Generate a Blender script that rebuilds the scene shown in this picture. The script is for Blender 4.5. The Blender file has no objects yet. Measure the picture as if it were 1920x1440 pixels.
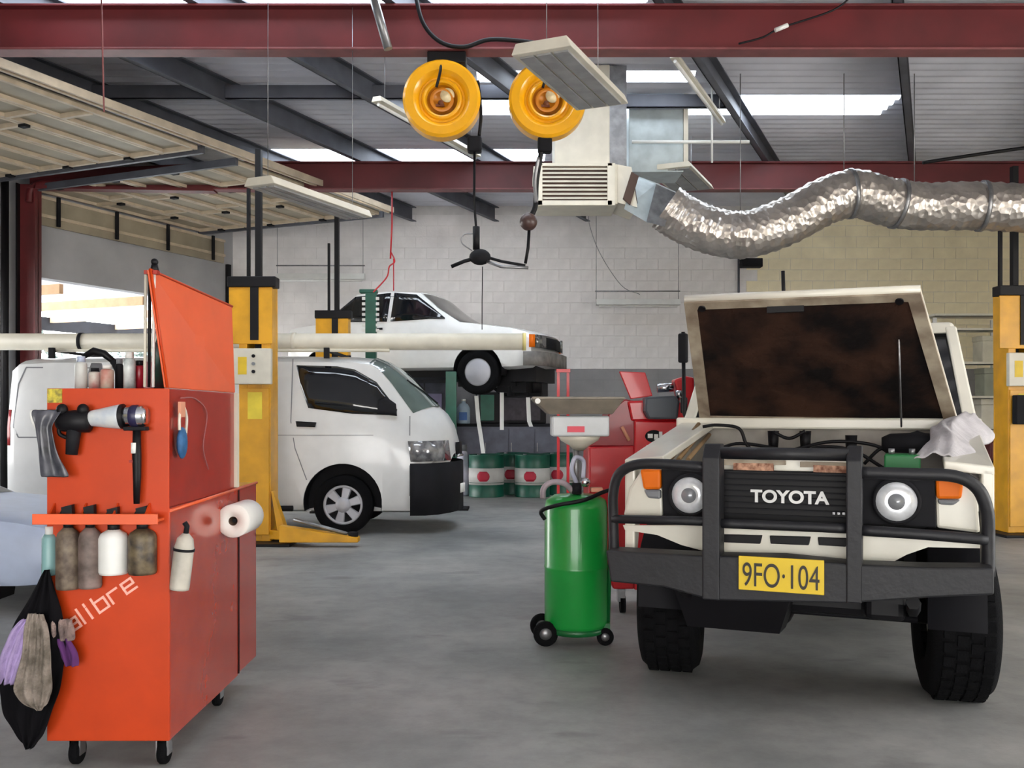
import bpy, bmesh, math, random
from mathutils import Vector, Matrix
random.seed(7)
S = bpy.context.scene
COL = S.collection
F = 1800.0; H = 1.36; HZ = 775.0          # focal length in pixels, eye height, horizon row
# ---------------------------------------------------------------- camera, world, exposure
cd = bpy.data.cameras.new('camera'); cam = bpy.data.objects.new('camera', cd); COL.objects.link(cam)
cam.location = (0, 0, H); cam.rotation_euler = (math.pi/2, 0, 0)
cd.sensor_width = 36; cd.lens = F/1920*36; cd.shift_y = 55/1920; cd.clip_end = 200
S.camera = cam
w = bpy.data.worlds.new('sky'); S.world = w; w.use_nodes = True
nt = w.node_tree; bg = nt.nodes['Background']
tc = nt.nodes.new('ShaderNodeTexCoord'); sx = nt.nodes.new('ShaderNodeSeparateXYZ')
cr = nt.nodes.new('ShaderNodeValToRGB')
nt.links.new(tc.outputs['Generated'], sx.inputs[0]); nt.links.new(sx.outputs['Z'], cr.inputs[0])
cr.color_ramp.elements[0].position = 0.0; cr.color_ramp.elements[0].color = (1, .97, .93, 1)
cr.color_ramp.elements[1].position = 0.6; cr.color_ramp.elements[1].color = (.80, .90, 1, 1)
nt.links.new(cr.outputs[0], bg.inputs[0]); bg.inputs[1].default_value = 9.0
sd = bpy.data.lights.new('sun', 'SUN'); sun = bpy.data.objects.new('sun', sd); COL.objects.link(sun)
sd.energy = 3.0; sd.angle = math.radians(8); sd.color = (1, .93, .82)
sun.rotation_euler = (math.radians(38), 0, math.radians(-60))
S.view_settings.view_transform = 'Standard'; S.view_settings.look = 'None'
S.view_settings.gamma = 1; S.view_settings.use_curve_mapping = False
S.view_settings.exposure = 0.22
try:
    S.cycles.max_bounces = 8; S.cycles.diffuse_bounces = 5; S.cycles.sample_clamp_indirect = 6
    S.cycles.use_denoising = True
except Exception: pass
# ---------------------------------------------------------------- materials
MATS = {}
def srgb(c):
    return tuple(((v/255)/12.92 if v/255 <= .04045 else ((v/255+.055)/1.055)**2.4) for v in c)
def mat(name, c, rough=.5, metal=0, vary=.06, scale=6, bump=0, trans=0, spec=.5, c2=None, coat=0, bscale=None, stops=(.35, .65)):
    if name in MATS: return MATS[name]
    m = bpy.data.materials.new(name); m.use_nodes = True; MATS[name] = m
    n = m.node_tree; b = n.nodes['Principled BSDF']; L = n.links
    c = srgb(c)
    tc = n.nodes.new('ShaderNodeTexCoord'); no = n.nodes.new('ShaderNodeTexNoise')
    no.inputs['Scale'].default_value = scale; no.inputs['Detail'].default_value = 5
    L.new(tc.outputs['Object'], no.inputs['Vector'])
    r = n.nodes.new('ShaderNodeValToRGB'); L.new(no.outputs['Fac'], r.inputs[0])
    e = r.color_ramp.elements
    if c2 is None:
        lo = tuple(v*(1-vary*2) for v in c); hi = tuple(min(1, v*(1+vary)) for v in c)
    else: lo = srgb(c2); hi = c
    e[0].position = stops[0]; e[0].color = (*lo, 1); e[1].position = stops[1]; e[1].color = (*hi, 1)
    L.new(r.outputs[0], b.inputs['Base Color'])
    b.inputs['Roughness'].default_value = rough; b.inputs['Metallic'].default_value = metal
    b.inputs['Specular IOR Level'].default_value = spec
    b.inputs['Transmission Weight'].default_value = trans
    b.inputs['Coat Weight'].default_value = coat; b.inputs['Coat Roughness'].default_value = .08
    if bump:
        bp = n.nodes.new('ShaderNodeBump'); bp.inputs['Strength'].default_value = bump; bp.inputs['Distance'].default_value = .02
        n2 = n.nodes.new('ShaderNodeTexNoise'); n2.inputs['Scale'].default_value = bscale or scale*6; n2.inputs['Detail'].default_value = 4
        L.new(tc.outputs['Object'], n2.inputs['Vector']); L.new(n2.outputs['Fac'], bp.inputs['Height']); L.new(bp.outputs[0], b.inputs['Normal'])
    return m
def emit(name, c, s):
    m = mat(name, c); b = m.node_tree.nodes['Principled BSDF']
    b.inputs['Emission Color'].default_value = (*srgb(c), 1); b.inputs['Emission Strength'].default_value = s
    return m
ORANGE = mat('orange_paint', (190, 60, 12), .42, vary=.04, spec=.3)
ORANGE_LID = mat('orange_paint_lit', (226, 92, 44), .42, vary=.08, scale=2, coat=.2)  # lit copy of the orange, light on the lid put into its colour
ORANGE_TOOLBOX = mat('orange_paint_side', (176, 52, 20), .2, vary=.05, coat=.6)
RED_STEEL = mat('red_oxide_paint', (98, 30, 34), .5, vary=.14, scale=2)
RED_EDGE = mat('red_oxide_edge', (120, 62, 64), .5, vary=.1)
DARK_STEEL = mat('dark_galvanised', (92, 94, 102), .55, .3, vary=.12, scale=3)
ROOF = mat('zincalume_sheet', (214, 214, 222), .6, .05, vary=.07, scale=1.2)
WALL_WHITE = mat('white_painted_block', (232, 228, 226), .85, vary=.05, scale=2.5, bump=.25, bscale=30)
WALL_WARM = mat('warm_lit_block', (250, 238, 206), .85, vary=.06, scale=2, bump=.25, bscale=30)  # warm light on the right of the back wall put into the colour
WALL_GREY = mat('grey_painted_block', (140, 138, 140), .8, vary=.06, scale=2, bump=.2, bscale=30)
JOINT = mat('painted_mortar', (220, 216, 213), .9, vary=.05)
JOINT_GREY = mat('grey_mortar', (126, 124, 126), .9, vary=.05)
LINTEL = mat('grey_render', (168, 168, 170), .85, vary=.06, scale=1.5, bump=.1)
BLACK = mat('black_paint', (14, 13, 17), .5, spec=.25)
BLACK_MATT = mat('black_plastic', (25, 25, 29), .7, spec=.2, vary=.1)
RUBBER = mat('tyre_rubber', (13, 13, 15), .9, spec=.12, vary=.1, scale=20, bump=.3)
CHROME = mat('chrome', (215, 217, 222), .14, 1, vary=.02)
STEEL = mat('worn_steel', (150, 150, 152), .4, .8, vary=.12, scale=12)
WHITE = mat('white_plastic', (228, 228, 224), .5, vary=.03)
VAN_WHITE = mat('van_white_paint', (214, 214, 213), .3, vary=.02, coat=.5)
CAR_WHITE = mat('car_white_paint', (232, 232, 230), .25, vary=.02, coat=.6)
LC_WHITE = mat('offroader_white_paint', (226, 222, 208), .35, vary=.05, scale=3, coat=.3)
GLASS = mat('tinted_window', (20, 22, 26), .06, 0, vary=.1, spec=.8)
GLASS_L = mat('windscreen_glass', (98, 112, 108), .07, 0, vary=.15, scale=2, spec=.9)
YELLOW = mat('yellow_hoist_paint', (222, 160, 22), .4, vary=.09, scale=4)
YELLOW_REEL = mat('yellow_reel_plastic', (246, 176, 14), .28, vary=.03, coat=.4)
GREEN = mat('green_paint', (12, 140, 52), .4, vary=.05, scale=4, coat=.5)
GREEN_DK = mat('dark_green_paint', (14, 84, 66), .4, vary=.1)
RED = mat('bright_red_paint', (198, 16, 30), .35, vary=.07, scale=4, coat=.3)
BEIGE = mat('beige_door_sheet', (156, 146, 126), .6, vary=.1, scale=2)
BEIGE_DK = mat('beige_frame', (198, 182, 158), .6, vary=.08)
GREY = mat('grey_plastic', (120, 122, 126), .5, vary=.05)
GREYCAP = mat('grey_hubcap', (172, 172, 178), .45, .2, vary=.03)
CREAM_METAL = mat('cream_metal', (214, 208, 192), .45, vary=.04)
BROWN = mat('oily_brown_lining', (66, 44, 34), .9, vary=.1, spec=.15, c2=(20, 16, 16), scale=3.2, bump=.6, bscale=20, stops=(.42, .68))
CLOTH_W = mat('white_cloth', (184, 180, 182), .9, vary=.08, bump=.3, scale=10)
BLUE_PAINT = mat('pale_blue_white_paint', (186, 198, 222), .35, vary=.03, coat=.4)
AMBER = mat('amber_lens', (228, 110, 10), .5, vary=.04, spec=.25)
def foil():
    m = mat('silver_foil', (196, 188, 180), .36, .85, vary=.12, scale=5)
    n = m.node_tree; b = n.nodes['Principled BSDF']; tc = [x for x in n.nodes if x.type == 'TEX_COORD'][0]
    v = n.nodes.new('ShaderNodeTexVoronoi'); v.inputs['Scale'].default_value = 16
    n.links.new(tc.outputs['Object'], v.inputs['Vector'])
    bp = n.nodes.new('ShaderNodeBump'); bp.inputs['Strength'].default_value = .45; bp.inputs['Distance'].default_value = .03
    n.links.new(v.outputs['Distance'], bp.inputs['Height']); n.links.new(bp.outputs[0], b.inputs['Normal'])
    return m
FOIL = foil()
def floor_mat():
    m = mat('worn_concrete', (170, 169, 165), .5, vary=.1, scale=.8, c2=(124, 126, 126), stops=(.3, .7), bump=.05, bscale=60, spec=.35)
    n = m.node_tree; b = n.nodes['Principled BSDF']; tc = [x for x in n.nodes if x.type == 'TEX_COORD'][0]
    old = b.inputs['Base Color'].links[0].from_socket
    n2 = n.nodes.new('ShaderNodeTexNoise'); n2.inputs['Scale'].default_value = 5.5; n2.inputs['Detail'].default_value = 9; n2.inputs['Roughness'].default_value = .7
    n.links.new(tc.outputs['Object'], n2.inputs['Vector'])
    r = n.nodes.new('ShaderNodeValToRGB'); n.links.new(n2.outputs['Fac'], r.inputs[0])
    e = r.color_ramp.elements; e[0].position = .36; e[0].color = (.72, .72, .72, 1); e[1].position = .6; e[1].color = (1, 1, 1, 1)
    mx = n.nodes.new('ShaderNodeMixRGB'); mx.blend_type = 'MULTIPLY'; mx.inputs[0].default_value = .7
    n.links.new(old, mx.inputs[1]); n.links.new(r.outputs[0], mx.inputs[2])
    n3 = n.nodes.new('ShaderNodeTexNoise'); n3.inputs['Scale'].default_value = 1.6; n3.inputs['Detail'].default_value = 6
    mp = n.nodes.new('ShaderNodeMapping'); mp.inputs['Scale'].default_value = (1, 2.4, 1); n.links.new(tc.outputs['Object'], mp.inputs[0]); n.links.new(mp.outputs[0], n3.inputs['Vector'])
    r3 = n.nodes.new('ShaderNodeValToRGB'); n.links.new(n3.outputs['Fac'], r3.inputs[0])
    e = r3.color_ramp.elements; e[0].position = .62; e[0].color = (1, 1, 1, 1); e[1].position = .70; e[1].color = (.72, .71, .72, 1)
    m2 = n.nodes.new('ShaderNodeMixRGB'); m2.blend_type = 'MULTIPLY'; m2.inputs[0].default_value = .8
    n.links.new(mx.outputs[0], m2.inputs[1]); n.links.new(r3.outputs[0], m2.inputs[2]); n.links.new(m2.outputs[0], b.inputs['Base Color'])
    return m
FLOOR = floor_mat()
def sheet_mat():
    m = bpy.data.materials.new('translucent_fibreglass'); m.use_nodes = True; n = m.node_tree
    for x in list(n.nodes):
        if x.type == 'BSDF_PRINCIPLED': n.nodes.remove(x)
    t = n.nodes.new('ShaderNodeBsdfTranslucent'); t.inputs[0].default_value = (.95, .97, 1, 1)
    n.links.new(t.outputs[0], [x for x in n.nodes if x.type == 'OUTPUT_MATERIAL'][0].inputs[0]); return m
SHEET = sheet_mat()
# ---------------------------------------------------------------- mesh builder
class MB:
    def __init__(s): s.v = []; s.f = []; s.sm = []
    def add(s, vs, fs, M=None, smooth=False):
        o = len(s.v)
        s.v += [tuple(M @ Vector(p)) if M else tuple(p) for p in vs]
        s.f += [tuple(o+i for i in f) for f in fs]; s.sm += [smooth]*len(fs); return s
    def box(s, x0, x1, y0, y1, z0, z1, M=None):
        vs = [(x, y, z) for z in (z0, z1) for x, y in ((x0, y0), (x1, y0), (x1, y1), (x0, y1))]
        return s.add(vs, [(3, 2, 1, 0), (4, 5, 6, 7), (0, 1, 5, 4), (1, 2, 6, 5), (2, 3, 7, 6), (3, 0, 4, 7)], M)
    def tube(s, pts, r, n=10, cap=True, smooth=True, rs=None):
        pts = [Vector(p) for p in pts]; rings = []
        up = None
        for i, p in enumerate(pts):
            a = pts[max(0, i-1)]; b = pts[min(len(pts)-1, i+1)]; d = (b-a).normalized()
            if up is None:
                up = Vector((0, 0, 1)) if abs(d.z) < .9 else Vector((1, 0, 0))
            u = (up - d*up.dot(d)).normalized(); w_ = d.cross(u); up = u
            rr = rs[i] if rs else r
            rings.append([p + (u*math.cos(t)+w_*math.sin(t))*rr for t in [2*math.pi*k/n + math.pi/n for k in range(n)]])
        vs = [q for g in rings for q in g]; fs = []
        for i in range(len(pts)-1):
            for k in range(n):
                a = i*n+k; b = i*n+(k+1) % n; fs.append((a, b, b+n, a+n))
        s.add(vs, fs, None, smooth)
        if cap:
            o = len(s.v)-len(vs); s.f.append(tuple(o+k for k in range(n))[::-1]); s.f.append(tuple(o+(len(pts)-1)*n+k for k in range(n))); s.sm += [False, False]
        return s
    def cyl(s, a, b, r, r2=None, n=20, cap=True): return s.tube([a, b], r, n, cap, True, [r, r if r2 is None else r2])
    def lathe(s, prof, M=None, n=28, smooth=True):   # profile (r,z) about z
        vs = [(r*math.cos(2*math.pi*k/n), r*math.sin(2*math.pi*k/n), z) for r, z in prof for k in range(n)]
        fs = [(i*n+k, i*n+(k+1) % n, (i+1)*n+(k+1) % n, (i+1)*n+k) for i in range(len(prof)-1) for k in range(n)]
        return s.add(vs, fs, M, smooth)
    def prism(s, poly, d0, d1, ax='y', M=None):      # poly in the two other axes
        n = len(poly)
        def P3(p, d): return {'y': (p[0], d, p[1]), 'x': (d, p[0], p[1]), 'z': (p[0], p[1], d)}[ax]
        vs = [P3(p, d0) for p in poly]+[P3(p, d1) for p in poly]
        fs = [tuple(range(n)), tuple(range(2*n-1, n-1, -1))]+[(i, (i+1) % n, (i+1) % n+n, i+n)[::-1] for i in range(n)]
        return s.add(vs, fs, M)
    def hull(s, a, b):                                # two equal loops joined
        n = len(a); fs = [tuple(range(n))[::-1], tuple(range(n, 2*n))]+[(i, (i+1) % n, (i+1) % n+n, i+n) for i in range(n)]
        return s.add(list(a)+list(b), fs)
    def grid(s, rows, thick=0, smooth=True, close=False):
        nr = len(rows); nc = len(rows[0]); vs = [p for r in rows for p in r]
        fs = [(i*nc+j, i*nc+j+1, (i+1)*nc+j+1, (i+1)*nc+j) for i in range(nr-1) for j in range(nc-1)]
        return s.add(vs, fs, None, smooth)
    def sphere(s, c, r, n=16, sc=(1, 1, 1)):
        prof = [(max(1e-4, r*math.sin(math.pi*i/10)), -r*math.cos(math.pi*i/10)) for i in range(11)]
        return s.lathe(prof, Matrix.Translation(c) @ Matrix.Diagonal((*sc, 1)), n)
    def build(s, name, m, parent=None, bevel=0, solid=0, subsurf=0, seg=2, fix=True):
        me = bpy.data.meshes.new(name); me.from_pydata(s.v, [], s.f)
        for p, k in zip(me.polygons, s.sm): p.use_smooth = k
        o = bpy.data.objects.new(name, me); COL.objects.link(o); me.materials.append(m)
        bm = bmesh.new(); bm.from_mesh(me)
        bmesh.ops.remove_doubles(bm, verts=bm.verts, dist=1e-5)
        if fix: bmesh.ops.recalc_face_normals(bm, faces=bm.faces)
        if bevel:
            es = [e for e in bm.edges if len(e.link_faces) == 2 and e.calc_face_angle(0) > .5]
            bmesh.ops.bevel(bm, geom=es, offset=bevel, segments=seg, affect='EDGES', profile=.5, clamp_overlap=True)
        bm.to_mesh(me); bm.free()
        if solid:
            q = o.modifiers.new('thick', 'SOLIDIFY'); q.thickness = solid; q.offset = 0
        if subsurf:
            q = o.modifiers.new('smooth', 'SUBSURF'); q.levels = q.render_levels = subsurf
        if parent: o.parent = parent
        return o
def one(fn, name, m, parent=None, **k):
    b = MB(); fn(b); return b.build(name, m, parent, **k)
def box(name, m, parent, x0, x1, y0, y1, z0, z1, bevel=0): return MB().box(x0, x1, y0, y1, z0, z1).build(name, m, parent, bevel)
def tube(name, m, parent, pts, r, n=10): return MB().tube(pts, r, n).build(name, m, parent)
def tag(o, label, cat, group=None, kind=None):
    if label: o['label'] = label
    if cat: o['category'] = cat
    if group: o['group'] = group
    if kind: o['kind'] = kind
    return o
def thing(name, label, cat, loc=(0, 0, 0), rz=0, group=None):
    o = bpy.data.objects.new(name, None); COL.objects.link(o); o.empty_display_size = .1
    o.location = loc; o.rotation_euler = (0, 0, rz); return tag(o, label, cat, group)
def struct(o): o['kind'] = 'structure'; return o
def copy_tree(o, parent=None):
    c = o.copy(); COL.objects.link(c); c.parent = parent
    for ch in o.children: copy_tree(ch, c)
    return c
def P(x, y, Z): return Vector(((x-960)*Z/F, Z, H+(HZ-y)*Z/F))
def bez(pts, n=8):                                     # catmull-rom through points
    pts = [Vector(p) for p in pts]; out = []
    q = [pts[0]*2-pts[1]]+pts+[pts[-1]*2-pts[-2]]
    for i in range(1, len(q)-2):
        for k in range(n):
            t = k/n; a, b, c, d = q[i-1], q[i], q[i+1], q[i+2]
            out.append(.5*((2*b)+(c-a)*t+(2*a-5*b+4*c-d)*t*t+(3*b-3*c+d-a)*t**3))
    return out+[pts[-1]]
def put(o, root, parent=None): o.data.transform(Matrix.Translation(-Vector(root.location))); o.parent = parent or root; return o
def pb(b, name, m, root, parent=None, **k): return put(b.build(name, m, None, **k), root, parent)
def text_mesh(txt, size, bold=0, extrude=.002):
    c = bpy.data.curves.new('t', 'FONT'); c.body = txt; c.size = size; c.extrude = extrude; c.offset = bold; c.align_x = 'CENTER'; c.align_y = 'CENTER'
    o = bpy.data.objects.new('t', c); COL.objects.link(o)
    me = bpy.data.meshes.new_from_object(o.evaluated_get(bpy.context.evaluated_depsgraph_get()))
    bpy.data.objects.remove(o); return me
def lettering(name, txt, w_, h_, m, parent, M, bold=0):        # text scaled to w x h, placed with M (text lies in local xy)
    me = text_mesh(txt, 1, bold)
    xs = [v.co.x for v in me.vertices]; ys = [v.co.y for v in me.vertices]
    cx, cy = (max(xs)+min(xs))/2, (max(ys)+min(ys))/2; a = w_/(max(xs)-min(xs)); b = h_/(max(ys)-min(ys))
    me.transform(M @ Matrix.Diagonal((a, b, 1, 1)) @ Matrix.Translation((-cx, -cy, 0)))
    me.materials.clear(); me.materials.append(m); me.name = name
    o = bpy.data.objects.new(name, me); COL.objects.link(o); o.parent = parent; return o
FACE = Matrix.Rotation(math.pi/2, 4, 'X')              # text facing -y
def cut(o, cutter):
    md = o.modifiers.new('c', 'BOOLEAN'); md.object = cutter; md.operation = 'DIFFERENCE'; md.solver = 'EXACT'
    dg = bpy.context.evaluated_depsgraph_get(); dg.update()
    me = bpy.data.meshes.new_from_object(o.evaluated_get(dg)); o.modifiers.clear(); o.data = me
    bpy.data.objects.remove(cutter)
# ================================================================= SETTING
ND = Vector((.403, .915, 0)); NN = Vector((.915, -.403, 0)); CC = Vector((-4.94, 17, 0))
def W(s, t, z): p = CC - ND*s + NN*t; p.z = z; return p
def wbox(b, s0, s1, t0, t1, z0, z1):
    b.hull([W(s0, t0, z0), W(s1, t0, z0), W(s1, t1, z0), W(s0, t1, z0)], [W(s0, t0, z1), W(s1, t0, z1), W(s1, t1, z1), W(s0, t1, z1)])
struct(box('floor', FLOOR, None, -16, 9.6, -6.0, 17.2, -.2, 0))
BACK = 17.0; RX = 9.5; RZ = 5.03
# back wall of painted blocks
wb = struct(box('wall_back', JOINT, None, -5.6, RX+.2, BACK, BACK+.25, 0, RZ+.03))
box('lower_mortar', JOINT_GREY, wb, -5.6, RX, BACK-.003, BACK+.01, 0, 2.145)
bw, bh, g = .39, .195, .005
blk = {}
for nm, mm in (('w', WALL_WHITE), ('c', WALL_WARM), ('g', WALL_GREY)):
    o = MB().box(0, bw-g, -.007, .02, 0, bh-g).build('block', mm, None, bevel=.003, seg=1); blk[nm] = o.data; bpy.data.objects.remove(o)
rest_w, rest_c, rest_g = MB(), MB(), MB(); cnt = 0
for r in range(25):
    for c in range(38):
        x = -5.6+c*bw+(bw/2 if r % 2 else 0); z = r*bh+.003
        if x+bw > RX: continue
        k = 'g' if r < 11 else ('c' if x > 4.1 else 'w')
        if 11 <= r <= 23 and -2.6 < x and (x > -.8 or r > 16) and cnt < 290:
            o = bpy.data.objects.new('block', blk[k]); COL.objects.link(o); o.parent = wb
            o.location = (x, BACK+random.uniform(-.002, .003), z); cnt += 1
        else:
            {'w': rest_w, 'c': rest_c, 'g': rest_g}[k].box(x, x+bw-g, BACK-.007, BACK+.01, z, z+bh-g)
for b, m_ in ((rest_w, WALL_WHITE), (rest_c, WALL_WARM), (rest_g, WALL_GREY)):
    b.build('blockwork', m_, wb)['kind'] = 'stuff'
# pier line and right wall, unseen, its opening added to let daylight in
b = MB(); b.box(RX, RX+.25, -6.0, -1.5, 0, RZ); b.box(RX, RX+.25, 5.5, BACK+.2, 0, RZ); b.box(RX, RX+.25, -1.5, 5.5, 3.4, RZ); struct(b.build('wall_right', WALL_WARM, None))
b = MB(); b.box(-16, -4.5, -6.25, -6.0, 0, RZ); b.box(3.5, RX+.25, -6.25, -6.0, 0, RZ); b.box(-4.5, 3.5, -6.25, -6.0, 3.0, RZ)
struct(b.build('wall_front', WALL_WARM, None))  # unseen front wall added to cut foreground light, opening left for daylight
# left wall: lintel over the roller door openings, short return, dark jambs; unseen near stretch closed to cut side light
b = MB(); wbox(b, -.1, 25.5, -.2, 0, 3.25, RZ); wbox(b, 9.6, 25.5, -.2, 0, 0, 3.25); wbox(b, -.1, .12, -.2, 0, 0, 3.25); wbox(b, 4.35, 4.75, -.2, 0, 0, 3.25)
wl = struct(b.build('wall_left', LINTEL, None))
b = MB(); wbox(b, .12, .2, -.12, .06, 0, 3.97); b.build('jamb', BLACK_MATT, wl)
# red steel portal frame
def ibeam(name, x0, x1, y, z0, z1, lab):
    t = thing(name, lab, 'beam', ((x0+x1)/2, y, z0)); cx = (x0+x1)/2
    L = (x1-x0)/2
    box('web', RED_STEEL, t, -L, L, -.012, .012, .015, z1-z0-.015)
    box('flange', RED_EDGE, t, -L, L, -.09, .09, 0, .02, .004)
    box('flange', RED_STEEL, t, -L, L, -.09, .09, z1-z0-.02, z1-z0, .004)
    for k in range(2):
        xx = -L+.4+k*(2*L-.8)
        box('stiffener', RED_STEEL, t, xx-.006, xx+.006, -.085, .085, .02, z1-z0-.02)
    return t
beam1 = ibeam('roof_beam', -7.4, RX-.05, 8.0, 4.36, 4.74, 'nearer dark red steel roof beam across the top of the photo')
beam2 = ibeam('roof_beam', -4.0, RX-.05, 12.95, 4.36, 4.74, 'farther dark red steel roof beam above the white car')
b = MB(); b.prism([(-6.5, 4.40), (-4.0, 4.36), (-4.0, 4.74), (-6.5, 4.62)], 12.935, 12.965)
b.prism([(-6.5, 4.38), (-4.0, 4.34), (-4.0, 4.37), (-6.5, 4.42)], 12.86, 13.04); b.build("haunch", RED_STEEL, beam2).data.transform(Matrix.Translation(-beam2.location))
colm = thing('steel_column', 'dark red steel column standing at the left wall behind the van', 'column', (-6.52, 12.95, 0))
box('web', RED_STEEL, colm, -.13, .13, -.01, .01, 0, 4.45); box('flange', RED_STEEL, colm, .11, .13, -.09, .09, 0, 4.45); box('flange', BLACK, colm, -.13, -.11, -.09, .09, 0, 4.45)
MB().tube(bez([(.03, -.02, 4.2), (.06, -.02, 4.38), (.22, -.02, 4.45), (.5, -.02, 4.46)]), .06, 8).build('knee', RED_STEEL, colm)
tube('downpipe', BLACK, None, [(-6.72, 12.72, 0), (-6.72, 12.72, 4.6)], .05); tag(bpy.context.scene.objects['downpipe'], 'black downpipe running up the left of the red column', 'pipe')
# roof: corrugated sheets, translucent sheets, purlins
edges = [-6.0, -5.2, -4.4, -3.6, -2.8, -2.0, -1.2, -.4, .4, 1.2, 2.0, 2.8, 3.6, 4.4, 5.2, 6.0, 6.8, 7.6, 8.62, 9.45, 10.32, 10.58, 11.1, 11.75, 12.5, 13.34, 14.08, 14.9, 15.6, 16.3, 17.1]  # unseen sheets behind the camera, roof extended to cut front light
sky = {7.6: (-4.0, 1.2), 10.32: (-.38, 1.98), 11.1: (-1.2, 4.5), 13.34: (-3.6, .47)}
cl = struct(box('ceiling', ROOF, None, -9, RX+.2, 17.08, 17.25, RZ, RZ+.05))
def corr(x0, x1, y0, y1, zz, name, m_):
    n = max(6, int((y1-y0)/.024)); pts = []
    for i in range(n+1):
        y = y0+(y1-y0)*i/n; z = zz+.022*math.sin(y*2*math.pi/.19)
        pts.append((y, z))
    b = MB()
    for sgn, dz in ((1, 0), (-1, .004)):
        o = len(b.v); b.v += [(x, y, z+dz) for y, z in pts for x in (x0, x1)]
        b.f += [(o+2*i, o+2*i+1, o+2*i+3, o+2*i+2) for i in range(len(pts)-1)]; b.sm += [True]*(len(pts)-1)
        if m_ is SHEET: break
    return b.build(name, m_, cl, fix=False)
for y0, y1 in zip(edges, edges[1:]):
    if y0 in sky:
        a, c = sky[y0]
        corr(-16, a, y0, y1, RZ, 'roof_sheet', ROOF); corr(c, RX, y0, y1, RZ, 'roof_sheet', ROOF)
        corr(a, c, y0, y1, RZ, 'skylight_sheet', SHEET)
    else: corr(-16, RX, y0, y1, RZ, 'roof_sheet', ROOF)
pur = MB()
def purlin(X, Y0=4.0, Y1=16.95):     # X where the purlin crosses Y=9.15
    def q(y): return X+(y-9.15)*.44
    b = MB()
    for (a0, a1, z0, z1) in ((-.006, .006, 4.745, 5.0), (-.006, .08, 4.745, 4.76), (-.006, .08, 4.985, 5.0)):
        b.hull([(q(Y0)+a0, Y0, z0), (q(Y0)+a1, Y0, z0), (q(Y0)+a1, Y0, z1), (q(Y0)+a0, Y0, z1)],
               [(q(Y1)+a0, Y1, z0), (q(Y1)+a1, Y1, z0), (q(Y1)+a1, Y1, z1), (q(Y1)+a0, Y1, z1)])
    return b.build('purlin', DARK_STEEL, cl)
PX = [-6.6, -5.2, -3.74, -2.13, -.5, 1.72, 3.68, 5.5, 7.4]
for X in PX:
    y1 = min(16.95, 9.15+(RX-.1-X)/.44); purlin(X, 4.0 if X < 5 else 5.0, y1)
for X0, X1, yy in ((-5.2, -3.74, 10.5), (-3.74, -2.13, 10.5), (-2.13, -.5, 10.5), (-.5, 1.72, 10.8)):
    q = (yy-9.15)*.44; b = MB(); b.box(X0+q+.01, X1+q-.01, yy-.004, yy+.004, 4.80, 4.95); b.box(X0+q+.01, X1+q-.01, yy-.004, yy+.05, 4.80, 4.81); b.build('bridging', DARK_STEEL, cl)
# rear purlin cleats hanging under the roof at the back wall
for px, py in ((735, 395), (905, 385), (1105, 405)):
    pass
# raised sectional doors stored under the roof
def raised_door(s0, s1, lab, drop):
    t = thing('sectional_door', lab, 'door', W((s0+s1)/2, 1.8, 4.4)); inv = Matrix.Translation(-t.location)
    def fin(o): o.data.transform(inv); o.parent = t; return o
    nst = 7; wd = .5
    for k in range(nst):
        t0 = .1+k*wd; b = MB(); wbox(b, s0, s1, t0+.006, t0+wd-.006, 4.44, 4.46); fin(b.build('panel', BEIGE))
        b = MB(); wbox(b, s0, s1, t0+.006, t0+.05, 4.40, 4.44); wbox(b, s0, s1, t0+wd-.05, t0+wd-.006, 4.40, 4.44); fin(b.build('rail', BEIGE_DK))
        m_ = max(3, int((s1-s0)/1.15))
        for j in range(m_+1):
            ss = s0+.03+(s1-s0-.1)*j/m_+(.25 if 0 < j < m_ and k % 2 else 0)
            b = MB(); wbox(b, ss, ss+.05, t0+.05, t0+wd-.05, 4.39, 4.44); fin(b.build('stile', BEIGE_DK))
            if k < nst-1 and k % 2 == 0:
                b = MB(); wbox(b, ss-.01, ss+.06, t0+wd-.05, t0+wd+.05, 4.37, 4.40); fin(b.build('hinge', BLACK_MATT))
    for e_ in (s0-.06, s1+.01):
        b = MB(); wbox(b, e_, e_+.05, .05, 3.65, 4.36, 4.45); fin(b.build('track', DARK_STEEL))
    b = MB(); wbox(b, s0, s1, 3.62, 3.66, 4.47, 4.55); fin(b.build('torsion_bar', BLACK_MATT))
    if drop:
        for k, (z0, z1) in enumerate(((3.95, 4.10), (4.10, 4.35))):
            b = MB(); wbox(b, s0-.6, s1, .06, .1, z0+.012, z1-.012); fin(b.build('panel', BEIGE))
            b = MB(); wbox(b, s0-.6, s1, .1, .13, z1-.03, z1+.012); fin(b.build('rail', BEIGE_DK))
        for j in range(4):
            ss = s0-.3+j*1.05; b = MB(); wbox(b, ss, ss+.05, .13, .16, 3.97, 4.38); fin(b.build('strut', BLACK_MATT))
    return t
raised_door(.95, 4.25, 'beige sectional garage door raised behind the farther red beam', True)
raised_door(4.9, 9.3, 'beige sectional garage door raised at the upper left corner of the photo', False)
b = MB()
for t0 in (3.72, 3.80): wbox(b, .9, 9.0, t0, t0+.03, 4.42, 4.5)
tag(b.build('door_rail', BEIGE_DK), 'pair of long pale rails along the inner edge of the raised doors', 'rail')
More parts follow.
